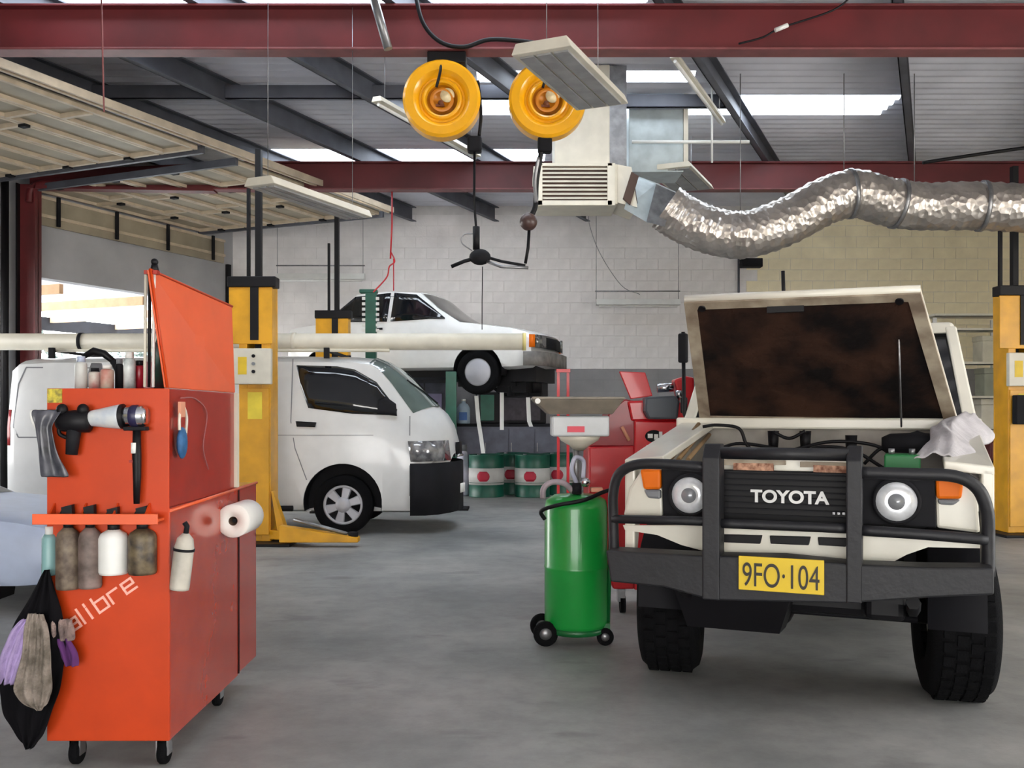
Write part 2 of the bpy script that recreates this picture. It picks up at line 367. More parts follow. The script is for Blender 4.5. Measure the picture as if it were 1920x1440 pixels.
# outside: ground, timber awning, hedge, dark car roof
struct(box('ground', mat('outside_ground', (190, 186, 178), .9), None, -40, -5, 3, 60, -.25, -.205))
aw = thing('timber_awning', 'pale timber awning outside the left door opening', 'awning', W(2.5, -2, 3.0)); inv = Matrix.Translation(-aw.location)
for k in range(6):
    b = MB(); wbox(b, -3+k*1.6, -2.93+k*1.6, -4.2, -.25, 3.1, 3.24); o = b.build('rafter', mat('pine', (222, 180, 140), .7)); o.parent = aw; o.data.transform(inv)
b = MB(); wbox(b, -4, 8, -4.25, -4.18, 2.95, 3.2); o = b.build('fascia', BLACK_MATT); o.parent = aw; o.data.transform(inv)
b = MB(); wbox(b, -4, 8, -4.2, -.25, 3.26, 3.27); o = b.build('roof_sheet', SHEET); o.parent = aw; o.data.transform(inv)
LEAF = mat('blown_out_foliage', (170, 182, 176), .8, c2=(70, 82, 78), scale=8, stops=(.4, .6))  # outdoor glare is put into the pale leaf colour
for i, (x, y, r, lab) in enumerate(((-13.4, 25, 1.5, 'pale grey-green tree outside, left half of the door opening'), (-10.2, 26, 1.3, 'pale grey-green tree outside, right half of the door opening'))):
    t = thing('tree', lab, 'tree', (x, y, -.2)); fo = MB()
    for k in range(900):
        a, b_, c = random.gauss(0, .42), random.gauss(0, .42), random.gauss(0, .36); p = Vector((a*r, b_*r, 3.0+c*r))
        d = Vector((random.uniform(-1, 1), random.uniform(-1, 1), random.uniform(-1, 1))).normalized()*.14; e_ = d.cross(Vector((random.random(), 1, random.random()))).normalized()*.08
        fo.add([p-d, p+e_, p+d, p-e_], [(0, 1, 2, 3)])
    o = fo.build('foliage', LEAF, t, fix=False); o['kind'] = 'stuff'
    MB().tube([(0, 0, 0), (.05, 0, 1.5), (0, .1, 3)], .12, 8, rs=[.16, .12, .05]).build('trunk', BLACK_MATT, t)
# ================================================================= VEHICLES
def lerp(a, b, t): return a+(b-a)*t
class Shell:
    def __init__(s, st, belt, sweep, sx, cr=.09):     # st: (x, zbottom, ztop, halfwidth, tumble); sweep: plan rounding beyond x > sx
        s.st = st; s.belt = belt; s.sweep = sweep; s.sx = sx; s.cr = cr
    def at(s, x):
        st = s.st
        for a, b in zip(st, st[1:]):
            if a[0] <= x <= b[0]:
                t = (x-a[0])/(b[0]-a[0]); return tuple(lerp(p, q, t) for p, q in zip(a, b))
        return st[0] if x < st[0][0] else st[-1]
    def pt(s, a, u, z):
        k = 0
        if x_ := max(0, a[0]-s.sx): k = s.sweep*min(1, x_/max(.35, s.sweep*2.4))
        return (a[0]-k*abs(u)**2.4, u*a[3], z)
    def topz(s, a, u): return a[2]-s.cr*(abs(u)/a[4])**3.5
    def top(s, x, u, off=0):
        a = s.at(x); return s.pt(a, u, s.topz(a, u)+off)
    def sidey(s, x, z):
        a = s.at(x); zb = min(s.belt, a[1]+(a[2]-a[1])*.75); zt = a[2]-s.cr
        if z <= zb: return a[3]
        return a[3]*lerp(1, a[4], min(1, (z-zb)/(zt-zb)))
    def build(s, name, m, parent):
        rings = []
        for a in s.st:
            zb = min(s.belt, a[1]+(a[2]-a[1])*.75); tu = a[4]; zt = a[2]-s.cr
            half = [(0, a[1]), (.8, a[1]), (.95, a[1]+.03), (.995, a[1]+.1), (1, lerp(a[1], zb, .55)), (1, zb), (lerp(1, tu, .5), lerp(zb, zt, .5)), (tu, zt)]
            half += [(tu*k, s.topz(a, tu*k)) for k in (.93, .8, .5, 0)]
            ring = [s.pt(a, u, z) for u, z in half]+[s.pt(a, -u, z) for u, z in half[-2:0:-1]]
            rings.append(ring)
        b = MB(); n = len(rings[0]); vs = [p for r in rings for p in r]
        fs = [(i*n+k, i*n+(k+1) % n, (i+1)*n+(k+1) % n, (i+1)*n+k) for i in range(len(rings)-1) for k in range(n)]
        fs += [tuple(range(n)), tuple((len(rings)-1)*n+k for k in range(n))]
        b.add(vs, fs, None, True); return b.build(name, m, parent)
    def panel(s, name, m, parent, poly, off=.006, th=.012, side=-1):   # polygon (x,z) laid on the side
        xs = sorted(set([p[0] for p in poly]+[lerp(min(p[0] for p in poly), max(p[0] for p in poly), k/10) for k in range(11)]))
        xs[0] += 1e-4; xs[-1] -= 1e-4; rows = []
        for x in xs:
            zs = []
            for (ax, az), (bx, bz) in zip(poly, poly[1:]+poly[:1]):
                if min(ax, bx) <= x <= max(ax, bx) and ax != bx: zs.append(lerp(az, bz, (x-ax)/(bx-ax)))
            if not zs: continue
            rows.append([(x, side*(s.sidey(x, lerp(min(zs), max(zs), j/4))+off-th/2), lerp(min(zs), max(zs), j/4)) for j in range(5)])
        return MB().grid(rows).build(name, m, parent, solid=th)
    def screen(s, name, m, parent, x0, x1, u=.9, off=.006, nx=6, ny=12, mat_=None):
        rows = []
        for i in range(nx+1):
            x = lerp(x0, x1, i/nx); rows.append([s.top(x, lerp(-u, u, j/ny)*s.at(x)[4], off) for j in range(ny+1)])
        return MB().grid(rows).build(name, m, parent)
def auto_smooth(o, ang=.6):
    me = o.data; bm = bmesh.new(); bm.from_mesh(me)
    for e in bm.edges:
        if len(e.link_faces) == 2: e.smooth = e.calc_face_angle(0) < ang
    for f in bm.faces: f.smooth = True
    bm.to_mesh(me); bm.free()
def ribbon(name, m, parent, path, z0, z1, th=.02, lean=0):
    rows = [[(x, y, z0) for x, y in path], [(x-lean*.5, y, (z0+z1)/2) for x, y in path], [(x-lean, y, z1) for x, y in path]]
    return MB().grid(rows).build(name, m, parent, solid=th)
def wheel(parent, x, y, z, R, wd, rimr, style, side=-1, steer=0, tread=False):
    b = MB(); w2 = wd/2
    k_ = 1.6 if tread else 1
    b.lathe([(rimr, -w2*.8), (rimr+.02, -w2), (R-.045*k_, -w2), (R-.02*k_, -w2*.93), (R-.006*k_, -w2*.75), (R, -w2*.4), (R, w2*.4), (R-.006*k_, w2*.75), (R-.02*k_, w2*.93), (R-.045*k_, w2), (rimr+.02, w2), (rimr, w2*.8)], n=48)
    if tread:
        for k in range(36):
            for j, yy in enumerate((-.56, -.19, .19, .56)):
                a = 2*math.pi*(k+(j % 2)*.5)/36; M = Matrix.Rotation(a, 4, 'Z') @ Matrix.Translation((R, 0, yy*w2))
                b.box(-.02, .009, -.024, .024, -w2*.15, w2*.15, M)
    M = Matrix.Translation((x, y, z)) @ Matrix.Rotation(steer, 4, 'Z') @ Matrix.Rotation(math.pi/2*(-side if side else 1), 4, 'X')
    t = b.build('tyre', RUBBER, parent); t.data.transform(Matrix.Translation((-0, 0, 0)) @ M)
    zf = w2*.55                                       # +z local faces outwards
    def add(b2, nm, m_):
        o = b2.build(nm, m_, t); o.data.transform(M); return o
    if style == 'cap':
        add(MB().lathe([(rimr+.005, zf-.06), (rimr+.005, zf+.02), (rimr-.02, zf+.035), (rimr*.6, zf+.05), (rimr*.3, zf+.06), (.001, zf+.062)], n=32), 'hubcap', GREYCAP)
    elif style == 'alloy':
        add(MB().lathe([(rimr+.005, zf-.06), (rimr+.005, zf+.02), (rimr-.02, zf+.028), (rimr-.03, zf-.01), (.001, zf-.012)], n=36), 'rim', BLACK)
        q = MB()
        q.lathe([(rimr+.004, zf), (rimr+.004, zf+.024), (rimr-.025, zf+.03), (rimr-.03, zf+.01)], n=36)
        q.lathe([(.09, zf-.01), (.085, zf+.03), (.03, zf+.04), (.001, zf+.04)], n=24)
        for k in range(6):
            MM = Matrix.Rotation(2*math.pi*k/6+.3, 4, 'Z'); r0, r1 = .05, rimr-.01
            q.add([MM @ Vector(p) for p in ((r0, -.035, zf), (r1, -.058, zf), (r1, .058, zf), (r0, .035, zf), (r0, -.03, zf+.032), (r1, -.045, zf+.022), (r1, .045, zf+.022), (r0, .03, zf+.032))],
                  [(3, 2, 1, 0), (4, 5, 6, 7), (0, 1, 5, 4), (1, 2, 6, 5), (2, 3, 7, 6), (3, 0, 4, 7)])
        add(q, 'wheel_cover', GREYCAP)
    else:
        add(MB().lathe([(rimr+.005, -w2*.6), (rimr, 0), (rimr*.9, -.03), (rimr*.4, 0), (.05, .03), (.001, .03)], n=28), 'rim', CREAM_METAL)
    return t
def arch(sh, parent, body, x, z, r, y, depth=.3):
    for sd_ in (-1, 1):
        c = MB(); c.cyl((x, sd_*(y-depth), z), (x, sd_*(y+.2), z), r, n=36); cut(body, c.build('k', BLACK, body.parent))
        liner(parent, x, sd_*(y-.012), z, r-.004, depth-.03, Matrix.Diagonal((1, -sd_, 1, 1)))
def liner(parent, x, y, z, r, depth, M, drop=12):
    b = MB(); n = 22; a0 = math.radians(-drop); a1 = math.pi-a0; R_o = []; R_i = []
    for k in range(n+1):
        a = lerp(a0, a1, k/n); R_o.append(M @ Vector((r*math.cos(a), 0, r*math.sin(a)))); R_i.append(M @ Vector((r*math.cos(a), depth, r*math.sin(a))))
    b.grid([R_o, R_i]); b.add(R_i+[M @ Vector((0, depth, 0))], [(k, k+1, n+1) for k in range(n)])
    T = Matrix.Translation((x, y, z)); b.v = [tuple(T @ Vector(p)) for p in b.v]
    return b.build('wheel_arch', BLACK_MATT, parent, fix=False)
# ---------------------------------------------------------------- panel van
van = thing('van', 'white panel van parked across the workshop carrying a long tube on its roof', 'van', (-1.89, 11.55, 0))
VS = F/10.7
def vp(px, py): return ((px-960)/VS+1.89, H+(HZ-py)/VS)
vs = Shell([(-3.80, .55, 1.70, .70, .9), (-3.76, .36, 1.93, .80, .86), (-3.66, .27, 2.0, .845, .87), (-3.3, .25, 2.02, .85, .87), (-2, .25, 2.03, .85, .87), (-.6, .25, 2.03, .85, .87), (.1, .25, 2.02, .85, .87),
            (.36, .24, 2.0, .85, .86), (.50, .24, 1.93, .85, .86), (.66, .24, 1.80, .85, .86), (.83, .24, 1.63, .85, .86), (1.02, .24, 1.44, .845, .86), (1.12, .24, 1.35, .84, .86), (1.20, .25, 1.22, .83, .87), (1.25, .26, 1.04, .82, .9), (1.27, .28, .9, .81, .92)], 1.22, .36, .15)
vb = vs.build('body', VAN_WHITE, van)
arch(vs, van, vb, 0, .36, .44, .85); arch(vs, van, vb, -2.85, .36, .42, .85)
auto_smooth(vb)
side = [vp(*p) for p in ((552, 684), (628, 686), (662, 692), (704, 716), (744, 768), (742, 779), (660, 776), (577, 765), (560, 720))]
wi = vs.panel('side_window', GLASS, van, side)
vs.panel('side_window', GLASS, van, side, side=1)
vs.panel('mirror', BLACK_MATT, van, [vp(*p) for p in ((708, 752), (722, 744), (742, 758), (744, 779), (708, 776))], .05, .06)
vs.screen('windscreen', GLASS_L, van, .33, 1.02, .99, .008)
MB().tube([vs.top(lerp(.95, .62, t), lerp(.5, .05, t), .02) for t in (0, .5, 1)], .008, 6).build('wiper', BLACK_MATT, van)
MB().tube([vs.top(lerp(1.0, .72, t), lerp(-.05, -.5, t), .02) for t in (0, .5, 1)], .008, 6).build('wiper', BLACK_MATT, van)
vs.panel('door_handle', BLACK, van, [vp(*p) for p in ((556, 790), (592, 792), (591, 801), (557, 800))], .02, .03)
# shut lines as narrow recess strips, rub crease and side recess
def line(pts, wd=.010, m_=GREY, nm='shut_line'):
    b = MB()
    for (x0, z0), (x1, z1) in zip(pts, pts[1:]):
        dx, dz = x1-x0, z1-z0; L = math.hypot(dx, dz); nx, nz = -dz/L*wd/2, dx/L*wd/2
        q = [(x0+nx, z0+nz), (x1+nx, z1+nz), (x1-nx, z1-nz), (x0-nx, z0-nz)]
        b.hull([(x, -(vs.sidey(x, z)+.003), z) for x, z in q], [(x, -(vs.sidey(x, z)-.005), z) for x, z in q])
    return b.build(nm, m_, van)
line([vp(*p) for p in ((545, 672), (545, 790), (553, 840), (575, 900))])
line([vp(*p) for p in ((768, 780), (768, 930))]); line([vp(*p) for p in ((513, 816), (700, 816))], .006)
line([vp(*p) for p in ((40, 688), (28, 720), (24, 800), (34, 820), (300, 820), (300, 690), (40, 688))], .014)
pth = [(.755, -.858), (.82, -.855), (.92, -.84), (1.06, -.72), (1.17, -.52), (1.25, -.28), (1.29, 0)]
pth = pth+[(x, -y) for x, y in pth[-2::-1]]
ribbon('bumper', BLACK_MATT, van, pth, .22, .80, .03); ribbon('grille', BLACK, van, [(x-.01, y) for x, y in pth if abs(y) < .4], .88, 1.02, .02)
hp = [(.76, -.855), (.88, -.845), (1.0, -.77), (1.10, -.66), (1.18, -.48)]
for s_ in (-1, 1):
    o = ribbon('headlight', mat('headlight_lens', (176, 176, 178), .1, .3, c2=(90, 90, 94), scale=9, coat=.8), van, [(x, -s_*y) for x, y in hp], .82, 1.05, .02, .03)
ribbon('chrome_strip', CHROME, van, [(x+.005, y) for x, y in pth if abs(y) < .5], .85, .875, .02)
ribbon('licence_plate', WHITE, van, [(1.27, -.2), (1.32, 0), (1.27, .2)], .42, .53, .01)
MB().tube([(-.55, -.862, .30), (-2.4, -.862, .30)], .035, 6).build('sill', BLACK_MATT, van)
vs.panel('tail_light', mat('red_lens', (160, 20, 24), .2), van, [(-3.755, 1.0), (-3.72, 1.0), (-3.72, 1.4), (-3.755, 1.4)])
vs.panel('rear_bumper', BLACK_MATT, van, [(-3.79, .28), (-3.69, .28), (-3.69, .46), (-3.79, .46)], .03, .05)
wheel(van, 0, -.735, .335, .335, .2, .222, 'alloy', -1); wheel(van, 0, .735, .335, .335, .2, .222, 'alloy', 1)
wheel(van, -2.85, -.735, .335, .335, .2, .222, 'alloy', -1); wheel(van, -2.85, .735, .335, .335, .2, .222, 'alloy', 1)
for x in (-3.3, -1.35, -.2):
    b = MB(); b.box(x-.02, x+.02, -.72, .72, 2.055, 2.085); b.box(x-.03, x+.03, -.745, -.70, 1.98, 2.10); b.box(x-.03, x+.03, .70, .745, 1.98, 2.10); b.build('roof_rack_bar', BLACK_MATT, van)
MB().tube([(-3.4, -.66, 2.075), (.5, -.66, 2.075)], .022, 8).build('roof_rail', CREAM_METAL, van)
# tube carrier on the van roof
ppipe = thing('storage_tube', 'long cream plastic tube lying along the roof rack of the white van', 'tube', (-2.9, 10.93, 2.175))
MB().cyl((-3.3, 0, 0), (3.02, 0, 0), .095, n=24).build('tube', CREAM_METAL, ppipe)
for x in (-2.0, -.02, .42): MB().cyl((x-.02, 0, 0), (x+.02, 0, 0), .103, n=20).build('strap', BLACK_MATT if x != .42 else CREAM_METAL, ppipe)
MB().cyl((3.02, 0, 0), (3.06, 0, 0), .1, n=24).build('end_cap', mat('yellowed_cap', (214, 200, 130), .5), ppipe)
for x in (-1.8, .15): MB().box(x-.03, x+.03, -.02, .02, -.09, -.075).build('saddle', BLACK_MATT, ppipe)
# ---------------------------------------------------------------- sedan shape
def sedan(label, loc, rz, paint, hang=True):
    t = thing('car', label, 'car', loc, rz)
    sh = Shell([(-3.12, .62, .98, .74, .9), (-3.08, .45, 1.06, .80, .9), (-2.9, .40, 1.09, .83, .92), (-2.62, .38, 1.12, .84, .88), (-2.3, .38, 1.33, .84, .80), (-1.98, .38, 1.57, .84, .78), (-1.5, .38, 1.60, .84, .78), (-.95, .38, 1.56, .84, .78),
                (-.65, .38, 1.31, .84, .80), (-.30, .38, 1.10, .84, .88), (0, .38, 1.06, .84, .93), (.5, .38, .99, .83, .95), (.8, .40, .93, .82, .95), (.90, .46, .88, .80, .95)], 1.03, .10, .5, .03)
    b = sh.build('body', paint, t)
    arch(sh, t, b, 0, .36, .37, .84); arch(sh, t, b, -2.45, .36, .36, .84); auto_smooth(b)
    sh.panel('side_window', GLASS, t, [(-2.50, 1.12), (-2.0, 1.50), (-1.42, 1.54), (-1.42, 1.10)], .02, .03)
    sh.panel('side_window', GLASS, t, [(-1.36, 1.10), (-1.36, 1.54), (-1.0, 1.50), (-.52, 1.13)], .02, .03)
    sh.panel('side_window', GLASS, t, [(-2.5, 1.12), (-1.98, 1.455), (-1.0, 1.455), (-.52, 1.13)], side=1)
    sh.screen('windscreen', GLASS, t, -.92, -.30, .95); sh.screen('rear_window', GLASS, t, -2.58, -2.02, .93)
    MB().tube([(x, -sh.sidey(x, 1.5)+.01, 1.49) for x in (-2.0, -1.5, -1.0)], .016, 6).build('roof_gutter', BLACK, t)
    sh.panel('door_handle', BLACK_MATT, t, [(-1.62, .98), (-1.48, .98), (-1.48, 1.01), (-1.62, 1.01)], .02, .02)
    sh.panel('door_handle', BLACK_MATT, t, [(-2.42, .98), (-2.28, .98), (-2.28, 1.01), (-2.42, 1.01)], .02, .02)
    sh.panel('rub_strip', BLACK_MATT, t, [(-3.0, .70), (-.42, .70), (-.42, .74), (-3.0, .74)], .012, .016)
    fr = [(.70, -.845), (.84, -.83), (.95, -.6), (1.0, 0), (.95, .6), (.84, .83), (.70, .845)]
    ribbon('front_bumper', mat('bumper_grey', (120, 116, 112), .6, vary=.2), t, fr, .42, .62, .05)
    ribbon('grille', BLACK_MATT, t, [(.90, -.45), (.95, 0), (.90, .45)], .68, .84, .02)
    for s_ in (-1, 1):
        ribbon('headlight', mat('square_headlight', (150, 150, 146), .1, .4, c2=(60, 60, 60), scale=14), t, [(.86, s_*.76), (.92, s_*.47)], .68, .86, .03)
        ribbon('indicator', AMBER, t, [(.78, s_*.835), (.855, s_*.80)], .68, .86, .03)
    for x in (0, -2.45):
        wheel(t, x, -.73, .335, .325, .19, .2, 'cap', -1); wheel(t, x, .73, .335, .325, .19, .2, 'cap', 1)
    und = MB(); und.box(-2.9, -.5, -.5, .5, .28, .4); und.box(.42, .80, -.55, .55, .2, .46); und.box(.15, .6, -.35, .2, .05, .4); und.box(.3, .7, .1, .5, .0, .3); und.box(-.45, .45, -.4, .4, .14, .4)
    und.cyl((-.1, -.66, .33), (-.1, .66, .33), .05, n=8)
    und.cyl((.35, -.3, .0), (.35, -.3, .3), .06, n=10); und.cyl((.6, .1, .05), (.6, .1, .3), .12, n=10)
    und.build('underbody', BLACK, t)
    return t
sedan('white sedan raised high on a hoist behind the van', (-.26, 14.62, 1.62), -math.radians(17), CAR_WHITE)
lowcar = sedan('pale blue-white car nose low at the left edge, behind the orange trolley', (-3.88, 7.35, 0), 0, BLUE_PAINT)
for o in list(lowcar.children):
    if o.name.startswith('underbody'): bpy.data.objects.remove(o)
    elif not o.name.startswith('tyre'): o.data.transform(Matrix.Translation((0, 0, -.14)) @ Matrix.Diagonal((1, 1, .78, 1)))
# ---------------------------------------------------------------- off-roader with open bonnet
LR = math.radians(-22.5); LC0 = Vector((1.19, 4.09, 0))
lc = thing('offroad_car', 'cream off-roader with black bull bar and its bonnet standing open', 'car', LC0, LR)
RI = Matrix.Rotation(-LR, 3, 'Z')
def L(px, py, ly):                                      # where the sight line meets the plane y = ly of the vehicle
    o = RI @ (Vector((0, 0, H))-LC0); d = RI @ Vector(((px-960)/F, 1, (HZ-py)/F)); k = (ly-o.y)/d.y
    return o+d*k
def X(px, py, ly): q = L(px, py, ly); return q.x
def Z(px, py, ly): return L(px, py, ly).z
def face(name, m, poly, ly, th=.03, bevel=0, parent=None):     # flat plate facing forward, polygon given in photo pixels
    q = [L(px, py, ly) for px, py in poly]
    return MB().prism([(p.x, p.z) for p in q], ly, ly+th).build(name, m, parent or lc, bevel)
BAR = mat('bull_bar_black', (24, 24, 29), .55, vary=.12, scale=6, bump=.1)
def cx(pts, ly): return [L(px, py, ly if not isinstance(ly, list) else 0) for px, py in pts]
# bull bar: part group
bbm = MB()
def bar_tube(pts, r, nm='bar_tube'): return MB().tube(bez(pts, 6), r, 12).build(nm, BAR, lc)
for (xa, xb, ya, yb) in ((1321, 1353, 832, 1122), (1588, 1617, 836, 1128)):
    a = L(xa, ya, 0); c = L(xb, yb, 0)
    b = MB(); x0 = a.x; x1 = c.x; z1 = a.z; z0 = c.z
    b.prism([(-.055, z0), (-.055, z1-.06), (.0, z1), (.06, z1), (.07, z1-.1), (.07, z0)], x0, x1, 'x'); b.build('upright', BAR, lc, .006)
xa = X(1350, 850, 0); xb = X(1592, 850, 0); zt = Z(1470, 851, 0)
MB().cyl((xa, 0, zt), (xb, 0, zt), .027, n=16).build('top_rail', BAR, lc)
bar_tube([L(1325, 876, 0), L(1240, 870, 0), L(1190, 872, .01), L(1160, 890, .03), L(1150, 925, .05), L(1150, 970, .07), L(1152, 1060, .08)], .024, 'left_hoop')
bar_tube([L(1612, 886, 0), L(1710, 889, 0), L(1790, 893, .01), L(1832, 915, .03), L(1850, 955, .05), L(1853, 1000, .07), L(1853, 1080, .08)], .026, 'right_hoop')
bar_tube([L(1150, 973, .06), L(1240, 975, .0), L(1330, 978, 0)], .020, 'cross_rail')
bar_tube([L(1350, 981, 0), L(1470, 986, 0), L(1590, 991, 0)], .021, 'cross_rail')
bar_tube([L(1612, 994, 0), L(1740, 1003, 0), L(1850, 1012, .06)], .022, 'cross_rail')
# channel bumper
top = [(1141, 1030), (1330, 1040), (1470, 1043), (1600, 1056), (1740, 1061), (1862, 1062)]; bot = [(1150, 1088), (1250, 1098), (1335, 1122), (1590, 1128), (1750, 1117), (1862, 1112)]
q = [L(*p, 0) for p in top]; q2 = [L(*p, 0) for p in bot]
poly = [(p.x, p.z) for p in q]+[(p.x, p.z) for p in reversed(q2)]
MB().prism(poly, -.045, .11).build('channel_bumper', BAR, lc, .008)
# number plate
c = L(1464, 1078, -.06); plw = abs(X(1544, 1078, -.06)-X(1384, 1078, -.06)); plh = abs(Z(1464, 1110, -.06)-Z(1464, 1046, -.06))
pl = MB().box(-plw/2, plw/2, -.006, .004, -plh/2, plh/2).build('number_plate', mat('plate_yellow', (224, 190, 28), .45, vary=.03), lc, .002)
pl.location = (c.x, -.062, c.z); pl.rotation_euler = (0, math.radians(0), 0)
INK = mat('ink', (36, 30, 20), .5)
lettering('plate_text', '9FO\u00b7104', plw*.90, plh*.70, INK, pl, Matrix.Translation((0, -.009, -.004)) @ FACE)
# grille panel, headlights, indicators, badge
gl = .17
face('front_panel', LC_WHITE, [(1330, 852), (1604, 862), (1616, 1050), (1335, 1040)], gl+.03, .02)
face('grille_surround', BLACK_MATT, [(1240, 878), (1753, 890), (1756, 990), (1243, 968)], gl-.02, .04, .006)
face('grille', BLACK, [(1330, 880), (1612, 888), (1614, 986), (1332, 976)], gl-.035, .02, .004)
for k in range(9):
    t_ = k/8; a = L(1335, lerp(886, 972, t_), gl-.04); b_ = L(1608, lerp(893, 982, t_), gl-.04)
    MB().box(a.x, b_.x, gl-.05, gl-.035, a.z-.004, a.z+.002).build('grille_slat', BLACK_MATT, lc)
q = L(1480, 932, gl-.06); lettering('grille_lettering', 'TOYOTA', abs(X(1555, 932, gl)-X(1409, 932, gl)), .058, mat('badge_white', (226, 226, 224), .4), lc, Matrix.Translation((q.x, gl-.056, q.z)) @ FACE, .035)
q = L(1573, 963, gl-.06)
for k in range(3): MB().box(q.x-.028+k*.02, q.x-.014+k*.02, gl-.056, gl-.05, q.z-.007, q.z+.006).build('small_badge', STEEL, lc, .002)
for px, py in ((1294, 928), (1681, 940)):
    q = L(px, py, gl-.05); M = Matrix.Translation((q.x, gl-.03, q.z)) @ Matrix.Rotation(math.pi/2, 4, 'X')
    h = MB().lathe([(.098, -.01), (.098, .03), (.088, .042), (.082, .035)], M, 32).build('headlight_bezel', BLACK_MATT, lc)
    MB().lathe([(.086, .028), (.07, .046), (.045, .055), (.034, .052), (.001, .058)], M, 32).build('headlight', mat('headlight_glass', (232, 234, 238), .12, .25, vary=.1, scale=20, coat=.6), h)
    MB().lathe([(.034, .054), (.03, .06), (.001, .064)], M, 24).build('lens_centre', mat('lens_grey', (150, 152, 156), .2, .3), h)
def fender(side_):
    # corner panel, wing side and bay lip
    if side_ < 0: P_ = [(1168, 968), (1180, 915), (1203, 880), (1240, 880), (1243, 968)]; ind = [(1199, 880), (1238, 881), (1238, 918), (1206, 918)]; gr = [(1206, 918), (1238, 918), (1238, 936), (1214, 934)]
    else: P_ = [(1753, 892), (1806, 898), (1832, 930), (1838, 1000), (1756, 990)]; ind = [(1754, 897), (1807, 900), (1803, 936), (1756, 936)]; gr = [(1757, 936), (1802, 937), (1788, 948), (1760, 946)]
    face('corner_panel', LC_WHITE, P_, gl, .10, .012); face('indicator', AMBER, ind, gl-.03, .05, .012); face('side_lamp', GREY, gr, gl-.02, .04, .01)
fender(-1); fender(1)
face('valance', LC_WHITE, [(1168, 985), (1330, 985), (1330, 1036), (1278, 1022), (1232, 1003), (1172, 994)], .19, .02)
face('valance', LC_WHITE, [(1612, 1005), (1838, 1018), (1838, 1028), (1740, 1026), (1700, 1040), (1672, 1055), (1615, 1050)], .19, .02)
face('lower_grille', LC_WHITE, [(1345, 990), (1604, 1000), (1606, 1052), (1347, 1043)], .16, .03, .004)
for (a, c_) in ((1355, 1429), (1443, 1520), (1533, 1590)):
    face('air_slot', BLACK, [(a, 1002+(a-1355)*.03), (c_, 1004+(a-1355)*.03), (c_-4, 1020+(a-1355)*.03), (a+2, 1017+(a-1355)*.03)], .145, .02, .003)
# body sides, bay, cowl, cab
HL = Z(1552, 790, 1.5); hwf = .78
xl = lambda px, py, ly: X(px, py, ly)
for s_ in (-1, 1):
    xo = s_*.79; xi = s_*.60
    b = MB(); n = []
    prof = [(.20, 1.13), (1.5, HL-.01), (1.5, .74), (1.24, .74), (1.20, .98), (1.02, 1.06), (.5, 1.06), (.33, .92), (.26, .70), (.20, .70)]
    b.prism(prof, xo-s_*.05, xo, 'x'); b.build('front_wing', LC_WHITE, lc, .01)
    b = MB(); b.hull([(xo, .2, 1.10), (xo, .2, 1.14), (xi, .2, 1.16), (xi, .2, 1.12)], [(xo, 1.5, HL-.04), (xo, 1.5, HL-.0), (xi, 1.5, HL+.0), (xi, 1.5, HL-.04)]); b.build('bay_rail', LC_WHITE, lc, .006)
    liner(lc, s_*.78, .86, .44, .45, .24, Matrix.Rotation(s_*math.pi/2, 4, 'Z'), 5)
MB().box(-.62, .62, .95, 1.5, .5, .95).build('firewall_floor', BLACK, lc)
MB().box(-.80, .80, 1.46, 1.50, .6, HL-.02).build('firewall', mat('dusty_panel', (158, 152, 144), .7, vary=.15, scale=5), lc)
a = L(1304, 789, 1.44); b_ = L(1797, 799, 1.44)
MB().box(-.82, .82, 1.42, 1.60, HL-.045, HL+.02).build('cowl', LC_WHITE, lc, .012)
# cab
cab = MB()
xs0 = .80; zc = HL
def ring(y, z, wx): return [(-wx, y, z), (wx, y, z)]
cab_pts_low = [(-.80, 1.56, zc), (.80, 1.56, zc), (.82, 3.9, zc), (-.82, 3.9, zc)]
RZ2 = Z(1780, 604, 2.05)
cab_pts_top = [(-.71, 2.02, RZ2-.05), (.71, 2.02, RZ2-.05), (.73, 3.8, RZ2-.05), (-.73, 3.8, RZ2-.05)]
# pillars
for s_ in (-1, 1):
    MB().hull([(s_*.81, 1.54, zc-.02), (s_*.81, 1.66, zc-.02), (s_*.74, 1.66, zc-.02), (s_*.74, 1.54, zc-.02)],
              [(s_*.72, 1.99, RZ2-.03), (s_*.72, 2.08, RZ2-.03), (s_*.66, 2.08, RZ2-.03), (s_*.66, 1.99, RZ2-.03)]).build('windscreen_pillar', LC_WHITE, lc, .01)
    MB().hull([(s_*.82, 2.7, zc-.02), (s_*.82, 2.82, zc-.02), (s_*.77, 2.82, zc-.02), (s_*.77, 2.7, zc-.02)],
              [(s_*.73, 2.72, RZ2-.03), (s_*.73, 2.84, RZ2-.03), (s_*.68, 2.84, RZ2-.03), (s_*.68, 2.72, RZ2-.03)]).build('door_pillar', LC_WHITE, lc, .008)
    MB().hull([(s_*.80, 1.66, zc), (s_*.80, 2.7, zc), (s_*.795, 2.7, zc), (s_*.795, 1.66, zc)], [(s_*.715, 2.06, RZ2-.05), (s_*.715, 2.72, RZ2-.05), (s_*.71, 2.72, RZ2-.05), (s_*.71, 2.06, RZ2-.05)]).build('door_window', GLASS, lc)
    MB().box(min(s_*.83, s_*.78), max(s_*.83, s_*.78), 1.5, 4.2, .55, zc).build('door_skin', LC_WHITE, lc, .015)
MB().hull([(-.75, 1.585, zc+.02), (.75, 1.585, zc+.02), (.75, 1.6, zc+.02), (-.75, 1.6, zc+.02)], [(-.67, 2.03, RZ2-.06), (.67, 2.03, RZ2-.06), (.67, 2.045, RZ2-.06), (-.67, 2.045, RZ2-.06)]).build('windscreen', GLASS, lc)
